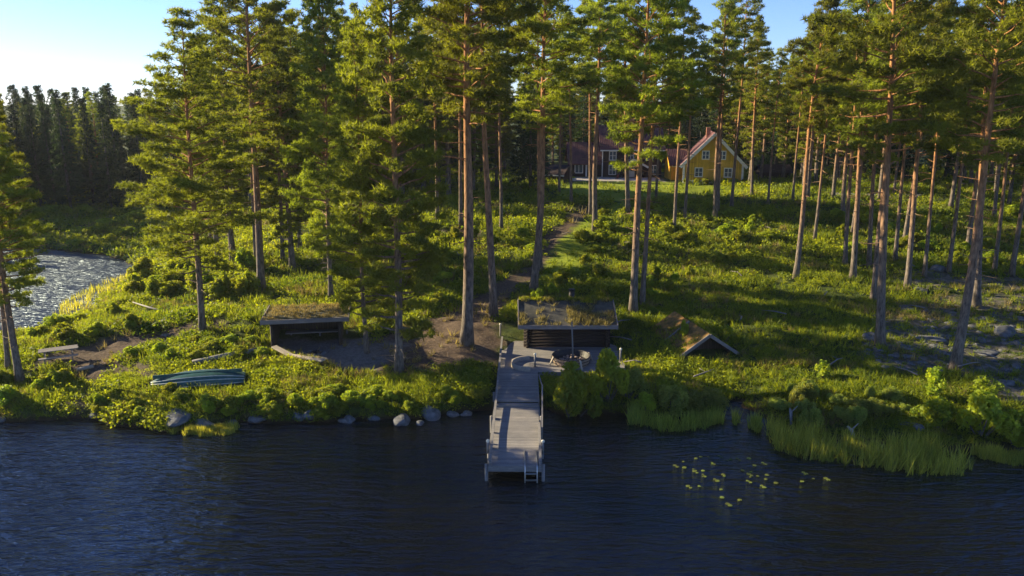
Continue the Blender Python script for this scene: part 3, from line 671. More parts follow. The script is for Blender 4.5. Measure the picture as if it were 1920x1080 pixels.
# round hot tub / fire basin with pole
HTX, HTY = 3.5, 43.45
tub = empty('round_stave_tub', (HTX, HTY, ZU)); tag(tub, 'round wooden stave basin with a black inside and tall pole on the terrace', 'basin')
mb = MB(); n = 40
for i in range(n):
    a0 = 2 * PI * i / n + 0.012; a1 = 2 * PI * (i + 1) / n - 0.012
    v = [(math.cos(a) * r, math.sin(a) * r, z) for z, dr in ((0.0, 0.14), (0.46, 0)) for a in (a0, a1) for r in (1.16 - dr, 1.09 - dr)]
    mb.add(v, [(0, 2, 6, 4), (1, 5, 7, 3), (4, 6, 7, 5), (0, 4, 5, 1), (2, 3, 7, 6)])
mb.build('staves', M['stave_wood'], tub)
for z in (0.12, 0.34):
    mb = MB(); mb.tube([(math.cos(2 * PI * i / 40) * (1.06 + 0.3 * z), math.sin(2 * PI * i / 40) * (1.06 + 0.3 * z), z) for i in range(41)], 0.02, 6); mb.build('hoop', M['iron'], tub)
mb = MB(); pr = []; m_ = 40
for i in range(m_):
    a = 2 * PI * i / m_; pr += [(math.cos(a) * 1.08, math.sin(a) * 1.08, 0.50), (math.cos(a) * 0.95, math.sin(a) * 0.95, 0.18), (math.cos(a) * 0.5, math.sin(a) * 0.5, 0.06), (math.cos(a) * 1.13, math.sin(a) * 1.13, 0.52)]
fs = []
for i in range(m_):
    a, b = i * 4, ((i + 1) % m_) * 4; fs += [(a, b, b + 1, a + 1), (a + 1, b + 1, b + 2, a + 2), (a + 3, b + 3, b, a)]
fs.append(tuple(i * 4 + 2 for i in range(m_))); mb.add(pr, fs); mb.build('iron_bowl', M['iron'], tub)
mb = MB(); rr = random.Random(3)
for i in range(46):
    a = rr.uniform(0, 6.28); r = rr.uniform(0, 0.75) ** 0.8; mb.ico((math.cos(a) * r, math.sin(a) * r, 0.16 + 0.1 * r), rr.uniform(0.06, 0.11), 1, i, 0.3, (1, 1, 0.7))
mb.build('stones', M['ember'], tub)
mb = MB(); mb.tube([(0.1, 0.0, 0.1), (0.06, 0.05, 1.3), (0.0, 0.12, 2.5)], [0.05, 0.045, 0.04], 8); mb.build('pole', M['grey_wood'], tub)
for a in (3.5, 5.1, 0.35, 2.2):
    mb = MB(); mb.bar((math.cos(a) * 1.42, math.sin(a) * 1.42, 0), (math.cos(a) * 1.14, math.sin(a) * 1.14, 0.52), 0.11, 0.05); mb.build('support', M['pale_wood'], tub)

# sauna hut
hut = empty('sauna_hut', (3.45, 48.3, ZU - 0.02)); tag(hut, 'low dark log sauna hut with a weathered turf roof at the head of the pier', 'hut')
# front wall y=-1.8 (46.5)
mb = MB(); mb.box(-2.45, 2.45, -1.7, 1.7, -0.9, 1.75)
for z in np.arange(-0.8, 1.7, 0.2):   # log courses and corner ends
    mb.tube([(-2.72, -1.72, z), (2.72, -1.72, z)], 0.115, 8); mb.tube([(-2.72, 1.72, z), (2.72, 1.72, z)], 0.115, 8)
    mb.tube([(-2.47, -2.0, z + 0.1), (-2.47, 2.0, z + 0.1)], 0.112, 8); mb.tube([(2.47, -2.0, z + 0.1), (2.47, 2.0, z + 0.1)], 0.112, 8)
mb.add([(-2.46, -1.7, 1.75), (-2.46, 1.7, 1.75), (-2.46, 0, 2.3), (2.46, -1.7, 1.75), (2.46, 1.7, 1.75), (2.46, 0, 2.3)], [(0, 1, 2), (3, 5, 4), (0, 2, 5, 3), (1, 4, 5, 2)])
mb.build('log_wall', M['log_wall'], hut)
RW = 3.02; ez, rz_ = 1.58, 2.58; ye = 2.65
mb = MB()
for s in (-1, 1):
    mb.add([(-RW, s * ye, ez - 0.08), (RW, s * ye, ez - 0.08), (RW, 0, rz_ - 0.08), (-RW, 0, rz_ - 0.08), (-RW, s * ye, ez + 0.06), (RW, s * ye, ez + 0.06), (RW, 0, rz_ + 0.06), (-RW, 0, rz_ + 0.06)],
           [(0, 1, 2, 3), (4, 7, 6, 5), (0, 4, 5, 1), (1, 5, 6, 2), (0, 3, 7, 4)])
roof = mb.build('roof', M['tarpaper'], hut)
mb = MB()
mb.box(-RW - 0.05, RW + 0.05, -ye - 0.07, -ye - 0.005, ez - 0.12, ez + 0.13); mb.box(-RW - 0.05, RW + 0.05, ye + 0.005, ye + 0.07, ez - 0.12, ez + 0.13)
for s in (-1, 1):
    for e in (-1, 1): mb.bar((e * (RW + 0.035), s * ye, ez + 0.02), (e * (RW + 0.035), 0.0, rz_ + 0.02), 0.06, 0.26)
mb.build('edge_boards', M['bench_wood'], roof)
mb = MB(); mb.tube([(0.42, 0.25, rz_ - 0.3), (0.42, 0.25, rz_ + 0.62)], 0.19, 14); mb.tube([(0.42, 0.25, rz_ + 0.62), (0.42, 0.25, rz_ + 0.70)], 0.22, 14); mb.build('chimney', M['iron'], roof)
rng = np.random.default_rng(21)
def grass_on(rng, pts, n, length, width, spread, up=1.6):
    c = np.repeat(np.array(pts), n, 0) + rng.normal(0, 1, (len(pts) * n, 3)) * np.array([spread, spread, 0]); return blades(rng, c, rdirs(rng, len(c), up), length, width)
pts = []
for _ in range(520):
    u = rng.uniform(-1, 1); v = rng.uniform(0, 1); clump = (abs(u - 0.28) < 0.26 and v < 0.75) or (u > 0.55 and v < 0.45) or (u < -0.85 and v < 0.4) or (abs(u + 0.6) < 0.12 and v < 0.35) or v > 0.93
    if (clump and rng.uniform() < 0.6) or rng.uniform() < 0.06: pts.append((u * RW * 0.97, -ye * (1 - v) * 0.98, ez + (rz_ - ez) * v + 0.06))
T = grass_on(rng, pts, 18, 0.34, 0.045, 0.09); link_mesh('roof_grass', tri_mesh('roof_grass', T, rng.uniform(0, 1, len(T)), M['drygrass']), roof)
pts = [(rng.uniform(-RW, RW), rng.uniform(-0.12, 0.1), rz_ + 0.05) for _ in range(120)] + [(1.35 + rng.normal(0, 0.22), -0.25 + rng.normal(0, 0.12), rz_) for _ in range(18)]
T = grass_on(rng, pts, 14, 0.26, 0.05, 0.06); link_mesh('ridge_moss', tri_mesh('ridge_moss', T, rng.uniform(0, 1, len(T)), M['under']), roof)

# boathouse with mossy gable roof
bx, by, _ = hit(1330, 672)
bh = empty('boathouse', (bx, by + 0.2, gz(bx, by) - 0.25), R(12)); tag(bh, 'low boathouse with a mossy sagging gable roof, right of the sauna hut', 'boathouse')
mb = MB(); bw, bl, ze, zr = 1.95, 5.2, 0.25, 1.55
mb.box(-1.55, -1.45, 0.3, bl, -0.3, 0.62); mb.box(1.45, 1.55, 0.3, bl, -0.3, 0.62); mb.box(-1.45, 1.45, bl - 0.1, bl, -0.3, 0.7)
mb.add([(-1.5, 0.9, 0.45), (1.5, 0.9, 0.45), (0, 0.9, 1.4), (-1.5, 0.98, 0.45), (1.5, 0.98, 0.45), (0, 0.98, 1.4)], [(0, 1, 2), (5, 4, 3), (0, 3, 4, 1)])
mb.build('wall', M['dark_plank'], bh)
mb = MB()
for s in (-1, 1):
    a = [(s * bw, 0, ze), (0, 0, zr), (0, bl + 0.2, zr - 0.05), (s * bw, bl + 0.2, ze)]
    b = [(x, y, z + 0.13) for x, y, z in a]; mb.add(a + b, [(0, 1, 2, 3), (7, 6, 5, 4), (0, 4, 5, 1), (3, 2, 6, 7), (0, 3, 7, 4)])
roof = mb.build('roof', M['dark_wood'], bh)
mb = MB()
for s in (-1, 1): mb.bar((s * (bw + 0.04), -0.04, ze + 0.07), (0, -0.04, zr + 0.1), 0.07, 0.2)
mb.build('bargeboards', M['bench_wood'], roof)
mb = MB()
for s in (-1, 1):
    for i in range(16):
        for j in range(6):
            u0, u1 = j / 6, (j + 1) / 6; y0, y1 = bl * i / 16, bl * (i + 1) / 16
            def P(u, y): return (s * bw * (1 - u), y + 0.05, ze + 0.14 + (zr - ze) * u + 0.10 * float(vnoise(np.array([u * 4 + 9]), np.array([y * 1.8]), 4 + s)[0]))
            mb.add([P(u0, y0), P(u1, y0), P(u1, y1), P(u0, y1)], [(0, 1, 2, 3) if s > 0 else (3, 2, 1, 0)], True)
mb.build('moss_layer', M['moss'], roof)
mb = MB()
for yy in (2.6,): mb.bar((-bw * 0.95, yy, ze + 0.27), (-0.1, yy + 0.1, zr + 0.22), 0.12, 0.1)
mb.build('roof_batten', M['bench_wood'], roof)
pts = [(-rng.uniform(0.2, 1) * bw, rng.uniform(0.1, bl), 0) for _ in range(60)] + [(rng.uniform(0.1, 0.9) * bw, rng.uniform(0.6, bl), 0) for _ in range(60)]
pts = [(x, y, ze + 0.15 + (zr - ze) * (1 - abs(x) / bw)) for x, y, z in pts]
T = grass_on(rng, pts, 16, 0.24, 0.05, 0.1); link_mesh('roof_grass', tri_mesh('roof_grass', T, rng.uniform(0, 1, len(T)), M['under']), roof)

# turf roofed shelter
sx, sy, sz = hit(512, 654); SZ = gz(sx + 2.5, sy + 0.5)
sh = empty('turf_shelter', (sx, sy, SZ), R(9)); tag(sh, 'open fronted dark plank shelter with a grass roof by the fire ring', 'shelter')
W, D = 4.1, 2.9
mb = MB(); mb.box(0.02, W, D, D + 0.1, -0.3, 1.72); mb.box(0, 0.1, 0.06, D, -0.3, 1.75); mb.box(W - 0.1, W, 0.06, D, -0.3, 1.75); mb.build('wall', M['dark_plank'], sh)
for x in (0.02, W - 0.02):
    mb = MB(); mb.tube([(x, 0, -0.3), (x, 0, 1.86)], 0.12, 10); mb.build('post', M['dark_wood'], sh)
mb = MB(); a = [(-0.5, -0.55, 1.84), (W + 0.5, -0.55, 1.84), (W + 0.5, D + 0.5, 1.72), (-0.5, D + 0.5, 1.72)]; b = [(x, y, z + 0.16) for x, y, z in a]
mb.add(a + b, [(3, 2, 1, 0), (4, 5, 6, 7), (0, 1, 5, 4), (1, 2, 6, 5), (2, 3, 7, 6), (3, 0, 4, 7)]); roof = mb.build('roof', M['sod'], sh)
mb = MB(); mb.box(-0.55, W + 0.55, -0.62, -0.555, 1.80, 2.06); mb.box(-0.57, -0.505, -0.54, D + 0.5, 1.76, 2.0); mb.box(W + 0.505, W + 0.57, -0.54, D + 0.5, 1.76, 2.0); mb.build('edge_boards', M['bench_wood'], roof)
pts = [(rng.uniform(-0.45, W + 0.45), rng.uniform(-0.4, D + 0.4), 1.95) for _ in range(420)]
T = grass_on(rng, pts, 10, 0.17, 0.035, 0.08); link_mesh('roof_grass', tri_mesh('roof_grass', T, rng.uniform(0.2, 1, len(T)), M['drygrass']), roof)
bn_ = empty('shelter_bench', (sx, sy, SZ), R(9)); tag(bn_, 'low grey plank bench along the back wall inside the turf shelter', 'bench')
mb = MB(); mb.box(0.5, W - 0.3, 2.1, 2.6, 0.34, 0.42); mb.build('seat', M['grey_wood'], bn_)
for x in (0.8, 2.6, 4.3): mb = MB(); mb.box(x, x + 0.1, 2.15, 2.55, -0.1, 0.338); mb.build('leg', M['grey_wood'], bn_)
# angled sitting rail in front of the floor
p0 = hit(514, 660); p1 = hit(546, 677); p2 = hit(607, 687)
fb = empty('edge_bench', (p0[0], p0[1], p0[2])); tag(fb, 'pale angled plank seat edging the gravel floor in front of the shelter', 'bench')
q = [Vector((p[0] - p0[0], p[1] - p0[1], 0.36 + p[2] - p0[2])) for p in (p0, p1, p2)]
for a, b in ((q[0], q[1]), (q[1], q[2])): mb = MB(); d = (b - a).normalized() * 0.02; mb.bar(a + d, b - d, 0.36, 0.08); mb.build('seat_plank', M['pale_wood'], fb)
for a in (q[0] * 0.9 + q[1] * 0.1, q[1], q[2] * 0.93 + q[1] * 0.07): mb = MB(); mb.bar(a - Vector((0, 0, 0.6)), a - Vector((0, 0, 0.045)), 0.2); mb.build('leg', M['dark_wood'], fb)
# fire ring
fx, fy, fz = hit(592, 664)
fr = empty('fire_ring', (fx, fy, fz)); tag(fr, 'small ring of pale stones round a black fire pit in front of the shelter', 'fire pit')
for i in range(13):
    a = 2 * PI * i / 13; mb = MB(); mb.ico((math.cos(a) * 0.52, math.sin(a) * 0.5, 0.07), 0.13, 2, i, 0.25, (1, 1, 0.7)); mb.build('stone', M['rock'], fr)
mb = MB(); mb.tube([(0, 0, 0.0), (0, 0, 0.05)], [0.42, 0.36], 16); mb.build('ash_bed', M['iron'], fr)
for i in range(4): mb = MB(); a = i * 0.8; mb.tube([(-0.25 * math.cos(a), -0.25 * math.sin(a), 0.08), (0.25 * math.cos(a), 0.25 * math.sin(a), 0.17)], 0.04, 7); mb.build('charred_log', M['iron'], fr)

# overturned boat
a_ = hit(282, 728); b_ = hit(459, 710); L = math.dist(a_[:2], b_[:2])
bo = empty('overturned_rowing_boat', ((a_[0] + b_[0]) / 2, (a_[1] + b_[1]) / 2 + 0.1, min(a_[2], b_[2]) + 0.02), math.atan2(b_[1] - a_[1], b_[0] - a_[0]))
tag(bo, 'dark green overturned rowing boat with pale strake lines on the left bank', 'boat')
def hullpt(u, v):   # u along -1..1, v around 0..1 from one gunwale over the keel to the other
    w = 0.80 * (1 - abs(u) ** 2.6) ** 0.8 if u < 0 else 0.80 * (1 - 0.45 * abs(u) ** 3); w = max(w, 0.02)
    hgt = 0.62 * (1 - 0.25 * abs(u) ** 3) * (1 - 0.15 * u * u); a = PI * v; c = math.cos(a); s_ = math.sin(a)
    y = -w * math.copysign(abs(c) ** 0.75, c); z = hgt * abs(s_) ** 0.7
    return (u * L / 2, y, z - 0.08 * u * u)
mb = MB(); nu, nv = 28, 20
vs = [hullpt(-1 + 2 * i / nu, j / nv) for i in range(nu + 1) for j in range(nv + 1)]
fs = [(i * (nv + 1) + j, (i + 1) * (nv + 1) + j, (i + 1) * (nv + 1) + j + 1, i * (nv + 1) + j + 1) for i in range(nu) for j in range(nv)]
mb.add(vs, fs, True); mb.add([hullpt(1, j / nv) for j in range(nv + 1)], [tuple(range(nv + 1))]); mb.build('hull', M['hull_paint'], bo)
for v in (0.03, 0.17, 0.30, 0.70, 0.83, 0.97):
    mb = MB(); pts = []
    for i in range(nu + 1):
        p = Vector(hullpt(-0.99 + 1.98 * i / nu, v)); pts.append(p * 1.0 + Vector((0, -0.012 if v < 0.5 else 0.012, 0.012)))
    mb.tube(pts, 0.028, 6); mb.build('strake', M['hull_trim'], bo)
mb = MB(); mb.bar((-L * 0.47, 0, 0.55), (L * 0.47, 0, 0.55), 0.05, 0.2); mb.build('keel', M['hull_paint'], bo)

# long beam left of the shelter
a_ = hit(362, 686); b_ = hit(482, 662)
lg = MB(); lg.tube([(a_[0], a_[1], a_[2] + 0.18), ((a_[0] + b_[0]) / 2, (a_[1] + b_[1]) / 2, (a_[2] + b_[2]) / 2 + 0.22), (b_[0], b_[1], b_[2] + 0.2)], [0.17, 0.16, 0.14], 10)
tag(lg.build('log', M['grey_wood']), 'long grey debarked log lying in the heather between boat and shelter', 'log')
a_ = hit(143, 697); b_ = hit(176, 690)
lg = MB(); lg.tube([(a_[0], a_[1], a_[2] + 0.1), (b_[0], b_[1], b_[2] + 0.12)], [0.12, 0.1], 9); tag(lg.build('log', M['pale_wood']), 'short pale log laid as a step at the top of the sandy track', 'log')
for (pa, pb, r, lab) in [((1075 + 755, 380 + 405), (1860, 775), 0.09, 'grey driftwood branch on the right bank below the orange pine'), ((250, 575), (315, 588), 0.07, 'thin fallen branch in the bright scrub left of the spit pine'),
                         ((1588, 812), (1602, 828), 0.09, 'pale snag sticking out of the reeds'), ((1480, 778), (1483, 800), 0.08, 'short grey stump post at the upper edge of the reeds')]:
    a_ = hit(*pa); b_ = hit(*pb)
    mb = MB(); mb.tube([(a_[0], a_[1], max(a_[2], 0) + 0.35), ((a_[0] + b_[0]) / 2, (a_[1] + b_[1]) / 2, max(a_[2], 0) + 0.3), (b_[0], b_[1], max(b_[2], 0) + 0.1)], [r * 0.6, r, r * 0.8], 7)
    mb.tube([((a_[0] + b_[0]) / 2, (a_[1] + b_[1]) / 2, max(a_[2], 0) + 0.3), ((a_[0] + b_[0]) / 2 + 0.35, (a_[1] + b_[1]) / 2 + 0.1, max(a_[2], 0) + 0.6)], [r * 0.5, r * 0.2], 6)
    tag(mb.build('driftwood', M['pale_wood' if 'pale' in lab else 'grey_wood']), lab, 'driftwood')

# picnic table
tx, ty, tz = hit(112, 676)
pt = empty('picnic_table', (tx, ty, tz), R(28)); tag(pt, 'weathered picnic table with two benches on the bare patch at the left', 'picnic table')
for i in range(4): mb = MB(); mb.box(-1.0, 1.0, -0.36 + i * 0.19, -0.36 + i * 0.19 + 0.16, 0.70, 0.74); mb.build('table_plank', M['bench_wood'], pt)
for s in (-1, 1): mb = MB(); mb.box(-1.0, 1.0, s * 0.78 - 0.13, s * 0.78 + 0.13, 0.42, 0.47); mb.build('bench_plank', M['bench_wood'], pt)
for x in (-0.7, 0.7):
    mb = MB(); mb.bar((x, -0.62, 0), (x, -0.25, 0.698), 0.09, 0.05, (1, 0, 0)); mb.bar((x, 0.62, 0), (x, 0.25, 0.698), 0.09, 0.05, (1, 0, 0)); mb.box(x - 0.03, x + 0.03, -0.9, 0.9, 0.33, 0.418); mb.build('leg_frame', M['bench_wood'], pt)

# ------------------------------------------------------------------ houses
def window(par, x, z, w, h, y=-0.03, cols=2, rows=2, tall=False):
    fr = MB(); t = 0.11
    fr.box(x - w / 2 - t, x - w / 2, y - 0.05, y + 0.02, z - h / 2 - t, z + h / 2 + t); fr.box(x + w / 2, x + w / 2 + t, y - 0.05, y + 0.02, z - h / 2 - t, z + h / 2 + t)
    fr.box(x - w / 2, x + w / 2, y - 0.05, y + 0.02, z + h / 2, z + h / 2 + t); fr.box(x - w / 2, x + w / 2, y - 0.05, y + 0.02, z - h / 2 - t, z - h / 2)
    for i in range(1, cols): cx = x - w / 2 + w * i / cols; fr.box(cx - 0.04, cx + 0.04, y - 0.045, y + 0.01, z - h / 2, z + h / 2)
    for i in range(1, rows):
        cz = z - h / 2 + h * i / rows
        for c in range(cols):
            x0 = x - w / 2 + w * c / cols + (0.04 if c else 0); x1 = x - w / 2 + w * (c + 1) / cols - (0.04 if c < cols - 1 else 0); fr.box(x0, x1, y - 0.04, y + 0.01, cz - 0.025, cz + 0.025)
    g = MB(); g.box(x - w / 2, x + w / 2, y - 0.01, y + 0.005, z - h / 2, z + h / 2)
    o = empty('window', (0, 0, 0)); o.parent = par
    # frame and pane as one window part with a pane below it
    bpy.data.objects.remove(o); f = fr.build('window', M['white_board'], par); g.build('pane', M['window_glass'], f); return f
def gable_x(mb, x0, x1, y0, y1, z0, ze, zr):   # ridge along x
    ym = (y0 + y1) / 2; mb.box(x0, x1, y0, y1, z0, ze)
    mb.add([(x0, y0, ze), (x0, y1, ze), (x0, ym, zr), (x1, y0, ze), (x1, y1, ze), (x1, ym, zr)], [(0, 2, 1), (3, 4, 5), (0, 3, 5, 2), (1, 2, 5, 4)])
def roof_x(mb, x0, x1, y0, y1, ze, zr, ov=0.5, th=0.16):
    ym = (y0 + y1) / 2; sl = (zr - ze) / (ym - y0)
    for s, ye in ((1, y0 - ov), (-1, y1 + ov)):
        a = [(x0 - ov, ye, ze - sl * ov + 0.05), (x1 + ov, ye, ze - sl * ov + 0.05), (x1 + ov, ym, zr + 0.05), (x0 - ov, ym, zr + 0.05)]; b = [(x, y, z + th) for x, y, z in a]
        mb.add(a + b, [(0, 1, 2, 3), (4, 7, 6, 5), (0, 4, 5, 1), (0, 3, 7, 4), (1, 5, 6, 2)])
# dark two storey house (front wall at y=122)
HZ = 4.15; hy = 122.0
dh = empty('dark_timber_house', (14.2, hy, HZ)); tag(dh, 'dark brown two storey house with red tiled roof and white gabled porch, behind the pines', 'house')
mb = MB(); gable_x(mb, 0, 9.2, 0, 7.5, -0.8, 4.75, 7.9); mb.build('wall', M['brown_board'], dh)
mb = MB(); roof_x(mb, 0, 9.2, 0, 7.5, 4.75, 7.9); rf = mb.build('roof', M['roof_tile'], dh)
mb = MB(); mb.box(4.3, 5.2, 3.4, 4.2, 7.2, 9.0); mb.build('chimney', M['brick'], rf)
mb = MB(); mb.box(-0.5, 9.7, -0.60, -0.51, 4.28, 4.47); mb.build('gutter', M['white_board'], rf)
mb = MB(); gable_x(mb, -5.0, -0.003, 0.5, 6.3, -0.8, 2.55, 5.3); mb.build('wing_wall', M['brown_board'], dh)
mb = MB(); roof_x(mb, -5.0, -0.51, 0.5, 6.3, 2.55, 5.3); mb.build('wing_roof', M['roof_tile'], dh)
for x in (1.5, 4.25, 7.2): window(dh, x, 3.55, 0.95, 1.25)
window(dh, 1.5, 1.35, 0.95, 1.3); window(dh, 7.9, 1.35, 0.95, 1.3)
window(dh, -3.7, 1.5, 1.1, 1.2, 0.47, 2, 1)
mb = MB(); mb.box(-2.65, -2.4, 0.3, 0.45, -0.1, 2.2); mb.build('corner_board', M['white_board'], dh)
mb = MB(); mb.box(-0.15, -0.02, -0.12, 0.0, -0.1, 4.6); mb.build('downpipe', M['white_board'], dh)
# porch
mb = MB(); mb.box(2.9, 3.02, -1.6, -1.48, -0.1, 2.2); mb.box(6.1, 6.22, -1.6, -1.48, -0.1, 2.2); mb.box(2.9, 3.02, -1.48, -0.02, -0.1, 0.9); mb.box(6.1, 6.22, -1.48, -0.02, -0.1, 0.9)
mb.build('porch_post', M['brown_board'], dh)
mb = MB()
for s in (-1, 1):
    a = [(4.56 + s * 2.2, -1.9, 1.85), (4.56, -1.9, 3.0), (4.56, -0.02, 3.0), (4.56 + s * 2.2, -0.02, 1.85)]; b = [(x, y, z + 0.12) for x, y, z in a]; mb.add(a + b, [(0, 1, 2, 3), (4, 5, 6, 7), (0, 4, 5, 1), (0, 3, 7, 4)])
pr_ = mb.build('porch_roof', M['roof_tile'], dh)
mb = MB()
for s in (-1, 1): mb.bar((4.56 + s * 2.25, -1.95, 1.88), (4.56, -1.95, 3.06), 0.08, 0.3)
mb.build('bargeboards', M['white_board'], pr_)
mb = MB(); mb.box(4.05, 5.0, -0.08, -0.01, 0, 2.1); dr = mb.build('door', M['white_board'], dh); mb = MB(); mb.box(4.35, 4.7, -0.1, -0.085, 1.2, 1.75); mb.build('door_pane', M['window_glass'], dr)
mb = MB(); mb.box(-5.4, 9.6, -2.9, 0.0, -0.25, 0.02); mb.build('terrace', M['drive_wood'] if 'drive_wood' in M else M['pale_wood'], dh)
# yellow garage wing between the houses
gg = empty('yellow_garage', (23.9, 117.0, 4.1)); tag(gg, 'low ochre garage with a broad plank door and red roof, left of the yellow house', 'garage')
mb = MB(); gable_x(mb, 0, 4.4, 0, 5, -0.6, 2.7, 4.6); mb.build('wall', M['ochre_board'], gg)
mb = MB(); roof_x(mb, 0, 4.4, 0, 5, 2.7, 4.6, 0.4); mb.build('roof', M['roof_tile'], gg)
mb = MB(); mb.box(0.25, 2.2, -0.07, -0.01, -0.1, 2.25); mb.build('door', M['ochre_board'], gg)
mb = MB(); mb.box(0.1, 2.4, -0.12, -0.02, 2.28, 2.45); mb.build('lintel', M['white_board'], gg)
# yellow gable house
yh = empty('yellow_house', (28.9, 112.0, 4.3), R(-10)); tag(yh, 'yellow house with white trimmed steep gable facing the lake', 'house')
hw, he, hr, hd = 4.1, 2.95, 7.05, 9.0
mb = MB(); mb.box(-hw, hw, 0, hd, 0.55, he); mb.add([(-hw, 0, he), (hw, 0, he), (0, 0, hr), (-hw, hd, he), (hw, hd, he), (0, hd, hr)], [(0, 1, 2), (3, 5, 4)]); mb.build('wall', M['yellow_board'], yh)
mb = MB(); mb.box(-hw - 0.04, hw + 0.04, -0.04, hd + 0.04, -1.0, 0.548); mb.build('foundation', M['white_board'], yh)
mb = MB(); sl = (hr - he) / hw
for s in (-1, 1):
    a = [(s * (hw + 0.5), -0.5, he - sl * 0.5 + 0.04), (0, -0.5, hr + 0.04), (0, hd + 0.5, hr + 0.04), (s * (hw + 0.5), hd + 0.5, he - sl * 0.5 + 0.04)]; b = [(x, y, z + 0.2) for x, y, z in a]; mb.add(a + b, [(0, 1, 2, 3), (4, 7, 6, 5), (0, 4, 5, 1), (3, 2, 6, 7), (0, 3, 7, 4)])
rf = mb.build('roof', M['roof_tile'], yh)
mb = MB()
for s in (-1, 1): mb.bar((s * (hw + 0.55), -0.57, he - sl * 0.55 + 0.02), (0, -0.57, hr + 0.06), 0.1, 0.42)
mb.build('bargeboards', M['white_board'], rf)
mb = MB(); mb.box(-0.95, -0.35, 4.4, 5.0, 6.0, 7.9); mb.build('chimney', M['brick'], rf)
for s in (-1, 1): mb = MB(); mb.box(s * hw - 0.14, s * hw + 0.14, -0.08, 0.06, 0.55, he - 0.1); mb.build('corner_board', M['white_board'], yh)
window(yh, -2.0, 1.7, 0.95, 1.15, -0.03); window(yh, 2.1, 1.7, 0.95, 1.15, -0.03); window(yh, -1.15, 4.15, 0.85, 1.05, -0.03); window(yh, 1.15, 4.15, 0.85, 1.05, -0.03)
# small outbuilding
x0, y0, z0 = at_y(1036, 325, 114)
ob = empty('outbuilding', (x0, 114, 4.0), R(-30)); tag(ob, 'small dark outbuilding with a pale edged red roof left of the dark house', 'outbuilding')
mb = MB(); gable_x(mb, -1.7, 1.7, 0, 3.2, -0.5, 1.6, 2.7); mb.build('wall', M['brown_board'], ob); mb = MB(); roof_x(mb, -1.7, 1.7, 0, 3.2, 1.6, 2.7, 0.3, 0.12); r_ = mb.build('roof', M['brown_board'], ob)
mb = MB(); mb.bar((-2.05, -0.34, 1.43), (2.05, -0.34, 1.43), 0.06, 0.16); mb.bar((-2.06, -0.3, 1.48), (-2.06, 1.6, 2.78), 0.06, 0.18); mb.build('bargeboards', M['white_board'], r_)
# reddish shed deep in the right wood
x0, y0, z0 = at_y(1452, 335, 118)
rs = empty('wood_shed', (x0, 118, 4.0)); tag(rs, 'low dark red shed in the shade right of the yellow house', 'shed')
mb = MB(); gable_x(mb, -2, 2.4, 0, 3, -0.5, 1.5, 2.4); mb.build('wall', M['brown_board'], rs); mb = MB(); roof_x(mb, -2, 2.4, 0, 3, 1.5, 2.4, 0.3, 0.12); mb.build('roof', M['brown_board'], rs)
mb = MB(); mb.box(-2.08, -1.9, -0.1, -0.01, -0.3, 1.5); mb.build('corner_board', M['white_board'], rs)
# blue tarpaulin glimpsed between trunks
x0, y0, z0 = at_y(686, 292, 92)
tp = empty('tarpaulin_tent', (x0, 92, gz(x0, 92))); tag(tp, 'bright blue tarpaulin glimpsed high between the trunks left of the path', 'tarpaulin')
hz = z0 - gz(x0, 92); mb = MB(); mb.add([(-0.5, 0, hz - 0.45), (0.55, 0.1, hz - 0.35), (0.4, 0.5, hz + 0.4), (-0.45, 0.4, hz + 0.35), (-0.5, 0.06, hz - 0.49), (0.55, 0.16, hz - 0.39), (0.4, 0.56, hz + 0.36), (-0.45, 0.46, hz + 0.31)], [(0, 1, 2, 3), (7, 6, 5, 4), (0, 4, 5, 1), (2, 6, 7, 3), (1, 5, 6, 2), (0, 3, 7, 4)]); mb.build('sheet', M['blue_cloth'], tp)
for x in (-0.45, 0.45): mb = MB(); mb.tube([(x, 0.4, -0.2), (x, 0.4, hz + 0.25)], 0.04, 6); mb.build('post', M['grey_wood'], tp)
# bicycle by the porch and a white tub planter
bk = empty('bicycle', (16.1, 118.6, HZ + 0.02), R(65)); tag(bk, 'bicycle parked on the terrace left of the porch of the dark house', 'bicycle')
for x in (-0.52, 0.52):
    mb = MB(); mb.tube([(x + 0.34 * math.cos(2 * PI * i / 24), 0, 0.35 + 0.34 * math.sin(2 * PI * i / 24)) for i in range(25)], 0.03, 6, False)
    for i in range(8): mb.tube([(x, 0, 0.35), (x + 0.33 * math.cos(PI * i / 4), 0, 0.35 + 0.33 * math.sin(PI * i / 4))], 0.006, 4, False)
    mb.build('wheel', M['rubber'], bk)
mb = MB()
for a, b in [((-0.52, 0, 0.35), (-0.1, 0, 0.32)), ((-0.1, 0, 0.32), (-0.2, 0, 0.85)), ((-0.52, 0, 0.35), (-0.18, 0, 0.75)), ((-0.1, 0, 0.32), (0.36, 0, 0.78)), ((-0.18, 0, 0.78), (0.36, 0, 0.82)), ((0.52, 0, 0.35), (0.34, 0, 0.95))]: mb.tube([a, b], 0.022, 6)
mb.build('frame', M['red_paint'], bk); mb = MB(); mb.box(-0.34, -0.06, -0.07, 0.07, 0.86, 0.93); mb.build('saddle', M['rubber'], bk)
mb = MB(); mb.tube([(0.3, -0.28, 1.0), (0.34, 0, 0.97), (0.3, 0.28, 1.0)], 0.02, 6); mb.build('handlebar', M['steel'], bk)
pl = empty('planter', (9.2, 116.4, 4.15)); tag(pl, 'white tub planter on the gravel left of the dark house wing', 'planter')
mb = MB(); mb.tube([(0, 0, -0.05), (0, 0, 0.5), (0, 0, 0.62)], [0.32, 0.42, 0.46], 16); mb.build('pot', M['white_board'], pl)
T = grass_on(rng, [(rng.normal(0, 0.15), rng.normal(0, 0.15), 0.6) for _ in range(20)], 10, 0.3, 0.06, 0.05, 0.8); link_mesh('plant', tri_mesh('planter_plant', T, rng.uniform(0, 1, len(T)), M['leaf']), pl)

